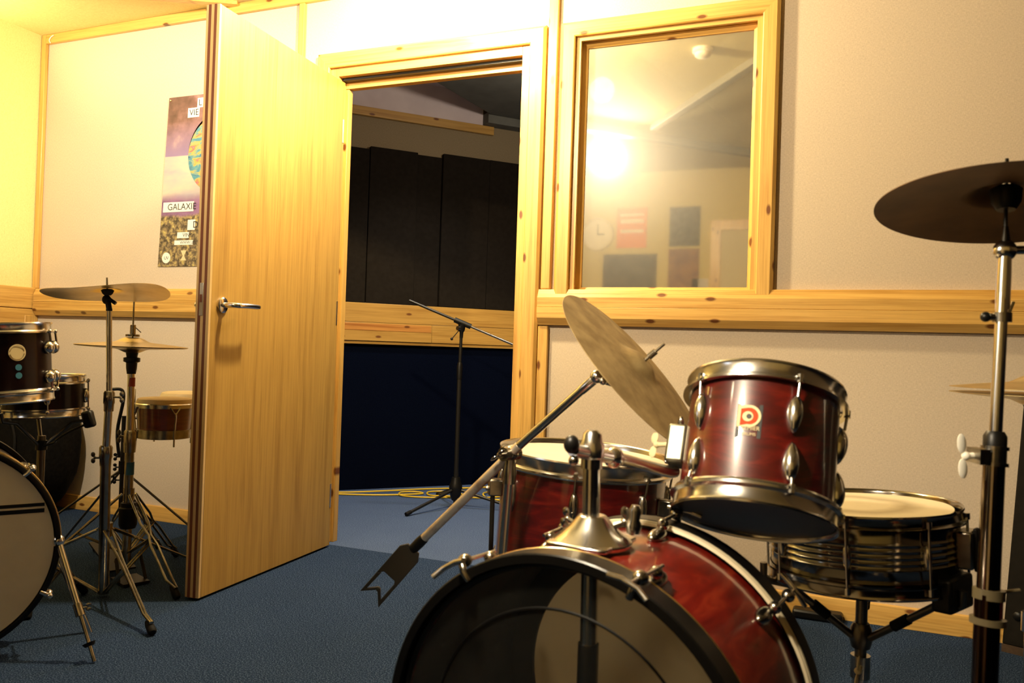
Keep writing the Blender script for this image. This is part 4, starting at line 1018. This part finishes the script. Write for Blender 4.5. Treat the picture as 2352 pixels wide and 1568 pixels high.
# crash stand of the left kit
ls = thing('cymbal_stand', 'straight chrome cymbal stand in front of the left hi-hat', 'cymbal stand', (-2.29, -.978, 0))
g0, g1, g2, g3, g4 = V((-2.289, -.978, .012)), V((-2.274, -1.003, .467)), V((-2.251, -1.018, .684)), V((-2.259, -1.025, .935)), V((-2.265, -1.028, .99))
B().cyl(g0, V((-2.272, -1.005, .48)), .0165).build('lower_tube', chrome_dull, ls)
B().cyl((-2.272, -1.005, .46), (-2.2515, -1.018, .676), .0125).build('middle_tube', chrome, ls)
B().cyl((-2.2515, -1.018, .66), g3 + V((0, 0, .015)), .0090).build('upper_tube', chrome, ls)
for a, bq, r_ in ((.44, .51, .0205), (.625, .685, .0175)):
    p, q = g0.lerp(g1, 1), g2; c0 = V((-2.2725, -1.0045, .475)) if a < .5 else V((-2.252, -1.018, .656))
    o = B().turned(c0 + V((0, 0, -.035)), c0 + V((0, 0, .032)), [(0, r_ * .85), (.35, r_ * .9), (.4, r_), (.9, r_), (1, r_ * .8)]).build('height_collar', chrome_dull, ls)
    wing(o, c0 + V((.014, .006, .012)) if a > .5 else c0 + V((-.014, -.006, -.01)), (.92, .385, 0) if a > .5 else (-.92, -.385, 0), (.2, 0, 1), chrome if a > .5 else steel_dark, .005, .014, .020)
tq = B(); tq.ball(g3 + V((0, 0, .018)), .010); tq.cyl(g3 + V((0, 0, .02)), g4, .009); tq.ball(g4 + V((-.004, 0, -.004)), (.016, .012, .016)); tq.cyl(g4 + V((.004, 0, 0)), g4 + V((.026, .01, -.016)), .006)
tq.build('tilter', black, ls)
B().cyl(g4 + V((0, 0, 0)), g4 + V((-.004, -.002, .068)), .003).build('cymbal_rod', chrome_dull, ls)
B().turned(g4 + V((0, 0, .010)), g4 + V((-.001, 0, .030)), [(0, .010), (.3, .016), (.8, .020), (1, .014)]).build('cymbal_cup', felt, ls)
tripod(ls, (-2.285, -.982, 0), .225, .455, (-25, 95, 215), chrome_dull, .02, .42, .004, True, .021)
def warp_rim(r, a): 
    u = (r / .192) ** 2.2
    return u * (.006 * math.cos(2 * a + .6) + .005 * math.cos(3 * a + 1.))
MLc = frame((-2.267, -1.029, 1.006), V((0, 0, 1)) + cf * .075 - cr * .085, cr)
tag(cymbal(None, MLc, .192, bronze, .045, .012, .008, name='crash_cymbal', warp=warp_rim), 'bent crash cymbal with a buckled rim on the left stand', 'cymbal')

# hi-hat of the left kit
hs = thing('hi_hat_stand', 'chrome hi-hat stand with red and blue tape beside the open door', 'hi-hat stand', (-2.385, -.80, 0))
hb = V((-2.385, -.800, 0))
B().cyl(hb + V((0, 0, .055)), hb + V((-.002, -.002, .50)), .0155).build('lower_tube', chrome_dull, hs)
B().cyl(hb + V((-.002, -.002, .48)), hb + V((-.005, -.005, .755)), .0125).build('upper_tube', chrome, hs)
B().turned(hb + V((-.004, -.004, .690)), hb + V((-.004, -.004, .722)), [(0, .0128), (1, .0128)]).build('red_tape', tape_red, hs)
B().turned(hb + V((-.001, -.001, .375)), hb + V((-.001, -.001, .42)), [(0, .0159), (1, .0159)]).build('blue_tape', tape_blue, hs)
o = B().turned(hb + V((-.002, -.002, .455)), hb + V((-.002, -.002, .535)), [(0, .020), (.4, .022), (.9, .022), (1, .017)]).build('height_collar', chrome_dull, hs)
wing(o, hb + V((-.020, -.008, .51)), (-.92, -.385, 0), (.0, 0, 1), steel_dark, .006, .018, .016)
B().turned(hb + V((-.005, -.005, .735)), hb + V((-.005, -.005, .815)), [(0, .015), (.25, .018), (.5, .019), (.55, .028), (.72, .028), (.75, .018), (1, .022)]).build('cymbal_seat', black, hs)
B().cyl(hb + V((-.005, -.005, .81)), hb + V((-.004, -.006, 1.055)), .0031).build('pull_rod', chrome_dull, hs)
cl0 = B().turned(hb + V((-.005, -.005, .868)), hb + V((-.005, -.005, .912)), [(0, .024), (.18, .024), (.25, .010), (.6, .010), (.95, .010), (1, .006)]).build('clutch', chrome_dull, hs)
B().cyl(hb + V((.004, 0, .900)), hb + V((.022, .006, .884)), .0018).build('clutch_screw', steel_dark, cl0)
hh_c = V((hb.x - .005, hb.y - .005, 0))
tag(cymbal(None, frame(hh_c + V((0, 0, .835)), (.014, 0, 1), (1, 0, 0)), .188, bronze, .052, .016, .015, name='hi_hat_cymbal'), 'upper left hi-hat cymbal under the bent crash', 'cymbal')
tag(cymbal(None, frame(hh_c + V((0, 0, .832)), (-.014, 0, -1), (1, 0, 0)), .186, bronze, .045, .010, .012, name='hi_hat_cymbal'), 'lower left hi-hat cymbal just above the black seat', 'cymbal')
tripod(hs, hb, .305, .33, (-15, 105, 225), chrome_dull, .10, .45, .012)
B().turned(hb + V((0, 0, .185)), hb + V((0, 0, .275)), [(0, .026), (.15, .031), (.8, .031), (.85, .026), (1, .026)]).build('spring_housing', black, hs)
pd = V((.93, -.37, 0)).normalized(); pt = V((-pd.y, pd.x, 0))
MP = Matrix((pd, pt, V((0, 0, 1)))).transposed().to_4x4(); MP.translation = hb
B().box((-.02, -.045, .004), (.10, .045, .012), MP).build('pedal_base', black_metal, hs)
B().prism([(.0, -.04), (.24, -.045), (.24, .045), (0, .04)], .0, .008, MP @ Matrix.Translation((-.26, 0, .085)) @ Matrix.Rotation(math.radians(14), 4, 'Y')).build('footboard', black_metal, hs)
for s in (-1, 1): B().tube([MP @ V((.0, s * .036, .07)), MP @ V((.02, s * .042, .085)), MP @ V((.06, s * .046, .01))], .006, 8).build('pedal_frame', black_metal, hs)

# slim folding stand behind
fs_ = thing('folding_stand', 'thin folding stand with hooked arm behind the left cymbal stand', 'stand', (-2.62, -.62, 0))
k0 = V((-2.62, -.62, 0))
B().cyl(k0 + V((0, 0, .20)), k0 + V((0, 0, .56)), .008).build('stand_tube', black_metal, fs_)
B().turned(k0 + V((0, 0, .335)), k0 + V((0, 0, .385)), [(0, .013), (1, .013)]).build('leg_collar', black, fs_)
for a in (205, 165, 20):
    B().cyl(k0 + V((.01 * cos(a), .01 * sin(a), .345)), k0 + V((.46 * cos(a), .46 * sin(a), .006)), .0045).build('leg', steel_dark, fs_)
B().tube(smooth_path([k0 + V((-.012, -.005, .40)), k0 + V((-.022, -.009, .50)), k0 + V((-.005, -.002, .62)), k0 + V((-.012, -.005, .66)), k0 + V((-.045, -.018, .662))], 5), .0065, 8).build('hook_arm', black, fs_)
for z_ in (.31, .36, .40): wing(fs_, k0 + V((-.008, -.003, z_)), (-.92, -.385, 0), (0, .0, 1), black, .004, .011, .014)

# bongos
bo = thing('bongos', 'pair of mahogany bongos with chrome hardware half hidden by the door', 'bongos', (-2.45, -.53, .48))
def bongo(c, R, H, nm):
    MBo = frame(c, (0, 0, 1), (CAM.x - c[0], CAM.y - c[1], 0))
    pr = [(R * .92, 0)]
    for k in range(24):
        t = k / 23; z = H * (.05 + .75 * t); r = R * (.92 + .07 * t)
        if 8 <= k <= 16: r += .0022 * math.sin((k - 8) / 8 * 8 * pi) ** 2
        pr.append((r, z))
    pr += [(R * .99, H * .86), (R * .93, H * .86), (R * .86, 0)]
    sh = B().lathe(pr, MBo, 64, closed=True).build(nm, bongo_shell, bo)
    B().lathe([(R * .93, -.004), (R * .99, -.002), (R * .99, .030), (R * .93, .032)], MBo, 64, closed=True).build('bottom_ring', chrome_dull, sh)
    B().lathe([(R * 1.0, H * .80), (R * 1.06, H * .80), (R * 1.07, H * .90), (R * 1.04, H * .92), (R * 1.0, H * .92)], MBo, 64, closed=True).build('rim', chrome, sh)
    B().lathe([(R * 1.02, H * .91), (R * 1.0, H * .97), (R * .96, H * 1.03), (R * .88, H * 1.05), (0, H * 1.055)], MBo, 64).build('drum_skin', skin_head, sh)
    for a in (-70, 20, 110, 200):
        L = MBo @ Matrix.Rotation(math.radians(a), 4, 'Z'); r_ = B()
        r_.tube([L @ V((R * 1.06, -.018, H * .84)), L @ V((R * 1.08, 0, H * .64)), L @ V((R * 1.06, .018, H * .84))], .004, 8)
        r_.tube([L @ V((R * 1.08, 0, H * .70)), L @ V((R * 1.11, 0, H * .58)), L @ V((R * 1.06, 0, H * .34)), L @ V((R * 1.02, 0, .01)), L @ V((R * 1.02, 0, -.030))], .0035, 8)
        r_.build('tension_rod', chrome, sh)
bongo((-2.430, -.603, .492), .101, .140, 'small_drum'); bongo((-2.520, -.375, .492), .118, .150, 'large_drum')
B().box((-2.50, -.52, .53), (-2.46, -.46, .57)).build('centre_block', bongo_shell, bo, bevel=.004)
bst = thing('bongo_stand', 'chrome bongo stand post behind the hi-hat stand', 'bongo stand', (-2.665, -.54, 0))
B().cyl((-2.665, -.54, .02), (-2.665, -.54, .66), .011).build('tube', chrome_dull, bst)
B().cyl((-2.665, -.54, .545), (-2.50, -.49, .55), .006).build('mount_rod', chrome_dull, bst)
tripod(bst, (-2.665, -.54, 0), .20, .13, (75, 195, 315), chrome_dull)

# black bag against the wall
bg_ = thing('gig_bag', 'black padded gig bag slumped against the wall behind the left kit', 'bag', (-3.70, -.22, 0))
b_ = B(); n1, n2 = 40, 18; vs = []; fs = []
for i in range(n1):
    a = 2 * pi * i / n1
    ux, uz = math.cos(a), math.sin(a)
    sx = .285 * (abs(ux) ** .75) * (1 if ux > 0 else -1); sz = .29 * (abs(uz) ** .8) * (1 if uz > 0 else -1)
    for k in range(n2):
        t = k / (n2 - 1) * pi; rr = .72 + .28 * math.sin(t) ** .6; yy = -.115 * math.cos(t)
        w = 1 + .02 * math.sin(5 * a + k)
        vs.append((-3.75 + sx * .90 * rr * w + .02 * uz, -.145 + yy - .05 * (.3 - sz), .292 + sz * rr * w))
for i in range(n1):
    j = (i + 1) % n1
    for k in range(n2 - 1): fs.append((i * n2 + k, j * n2 + k, j * n2 + k + 1, i * n2 + k + 1))
fs.append(tuple(i * n2 for i in range(n1))); fs.append(tuple(i * n2 + n2 - 1 for i in reversed(range(n1))))
b_.add(vs, fs); b_.build('bag_body', bag_cloth, bg_, smooth=60)
B().tube(smooth_path([(-3.84 + .17 * cos(a), -.272 - .022 * (1 - abs(sin(a))), .30 + .20 * sin(a)) for a in range(0, 181, 20)], 3), .006, 8).build('zip_piping', rubber, bg_)
B().tube(smooth_path([(-3.76, -.18, .572), (-3.74, -.2, .62), (-3.66, -.2, .625), (-3.63, -.18, .572)], 5), .010, 8).build('carry_handle', bag_cloth, bg_)

# ------------------------------------------------------------------ lamps
def light(name, kind, loc, energy, col, size=.05, target=None, spot=None, blend=.5):
    l = bpy.data.lights.new(name, kind); l.energy = energy; l.color = col
    if kind == 'AREA': l.shape = 'DISK'; l.size = size
    else: l.shadow_soft_size = size
    if spot: l.spot_size = math.radians(spot); l.spot_blend = blend
    o = bpy.data.objects.new(name, l); COL.objects.link(o); o.location = loc
    if target is not None: o.rotation_euler = (V(target) - V(loc)).to_track_quat('-Z', 'Y').to_euler()
    return o
def lamp_fixture(name, label, loc, aim, glow, power, r=.05, depth=.055):
    """ceiling spotlight: rose, stem, can and glowing lens"""
    f_ = thing(name, label, 'ceiling light', loc, 'ceiling spotlights'); loc = V(loc); aim = V(aim).normalized()
    B().lathe([(0, 0), (.045, 0), (.045, .012), (.012, .02), (0, .02)], frame((loc.x, loc.y, CZ), (0, 0, -1), (1, 0, 0)), 24).build('ceiling_rose', beam_grey, f_)
    back = loc - aim * .09
    B().cyl((loc.x, loc.y, CZ - .01), (back.x, back.y, back.z), .007).build('stem', beam_grey, f_)
    M = frame(back, aim, (0, 0, 1) if abs(aim.z) < .9 else (1, 0, 0))
    B().lathe([(0, -.03), (r * .7, -.03), (r, .0), (r, .085), (r - .004, .085), (r - .004, .01), (0, .01)], M, 28).build('can', beam_grey, f_)
    B().lathe([(0, depth), (r - .006, depth)], M, 28).build('bulb', emit(name + '_glow', glow, power), f_)
warm = (1.0, .80, .53)
KEY = V((-1.72, -2.72, 2.30)); kaim = V((-.80, 0, 1.98)) - KEY
lamp_fixture('ceiling_spotlight', 'spotlight behind the camera whose glare shows in the window', KEY, kaim, (1., .8, .5), 70)
light('key_spotlight', 'SPOT', KEY + kaim.normalized() * .01, 335, warm, .045, KEY + kaim, 92, 1.)
WASH = V((-1.50, -.56, 2.28)); waim = V((.05, .25, -1))  # unseen ceiling lamp, assumed from the bright wall over the doorway
lamp_fixture('ceiling_spotlight', 'assumed spotlight on the ceiling just above the doorway', WASH, waim, (1., .8, .5), 30)
light('assumed_wash_lamp', 'POINT', WASH + V((0, 0, -.02)), 175, (1., .79, .45), .045)
UP = V((-3.86, -.98, 1.93))  # unseen bowl light added to brighten the ceiling corner
up_ = thing('added_uplight', 'added half-bowl light brightening the ceiling above the yellow left wall', 'added light', UP + V((-.1, 0, 0)))
B().lathe([(.02, -.06), (.07, -.03), (.09, .03), (.085, .03), (.065, -.025), (.015, -.052)], Matrix.Translation(UP), 32, closed=True).build('bowl', paper_white, up_)
B().box((XL, UP.y - .02, UP.z - .06), (UP.x - .06, UP.y + .02, UP.z)).build('bracket', paper_white, up_)
light('added_ceiling_fill', 'SPOT', UP + V((0, 0, .0)), 85, (1., .80, .46), .05, UP + V((.6, .45, 1)), 140, .6)
LIVE = V((-1.95, .95, 2.40))  # unseen overhead lamp, assumed from the lit floor beyond the doorway
light('assumed_next_room_lamp', 'SPOT', LIVE, 95, (1.0, .95, .86), .06, (-1.80, .80, 0), 120, .9)
light('next_room_added_fill', 'POINT', (-1.15, .75, 2.12), 24, (1.0, .88, .74), .06)  # unseen fill added to brighten the next room's ceiling
POST = V((-2.55, -1.62, 2.30)); paim = V((-3.05, 0, 1.52)) - POST  # unseen spotlight added to brighten the poster wall
lamp_fixture('ceiling_spotlight', 'added left ceiling spotlight brightening the galaxy poster wall', POST, paim, (1., .8, .5), 4, depth=.015)
light('added_poster_light', 'SPOT', POST + paim.normalized() * .01, 205, (1., .86, .62), .045, POST + paim, 88, .8)
DRUM = V((-.56, -2.26, 1.38)); daim = V((-.20, -1.56, .60)) - DRUM  # unseen spotlight and stem added for the streak on the tom shell
lamp_fixture('ceiling_spotlight', 'added spotlight on a long stem lighting the red drums', DRUM, daim, (1., .8, .5), 1.5, depth=.015)
light('added_drum_light', 'SPOT', DRUM + daim.normalized() * .01, 88, (1., .84, .60), .05, DRUM + daim, 84, .8)
# unseen glowing daylight window, assumed on the rear wall for bluish reflections and fill
wb_ = B().box((-3.45, YR + .002, 1.35), (-2.65, YR + .012, 1.95)); w2 = struct(wb_.build('assumed_window', emit('assumed_daylight_pane', (.72, .84, 1.0), 3.5)), 'assumed bright daylight window, unseen on the rear wall', 'window')
b_ = B()
for lo, hi in (((-3.50, YR, 1.30), (-3.45, YR + .03, 2.0)), ((-2.65, YR, 1.30), (-2.60, YR + .03, 2.0)), ((-3.45, YR, 1.30), (-2.65, YR + .03, 1.35)), ((-3.45, YR, 1.95), (-2.65, YR + .03, 2.0)), ((-3.07, YR, 1.35), (-3.03, YR + .03, 1.95))): b_.box(lo, hi)
b_.build('assumed_window_frame', pine_z, w2)

wd = bpy.data.worlds.new('room_ambient'); SC.world = wd; wd.use_nodes = True
wd.node_tree.nodes['Background'].inputs[0].default_value = (.5, .5, .5, 1); wd.node_tree.nodes['Background'].inputs[1].default_value = .0
SC.view_settings.view_transform = 'Standard'; SC.view_settings.look = 'None'
SC.view_settings.exposure = 0.0; SC.view_settings.gamma = 1.0; SC.view_settings.use_curve_mapping = False
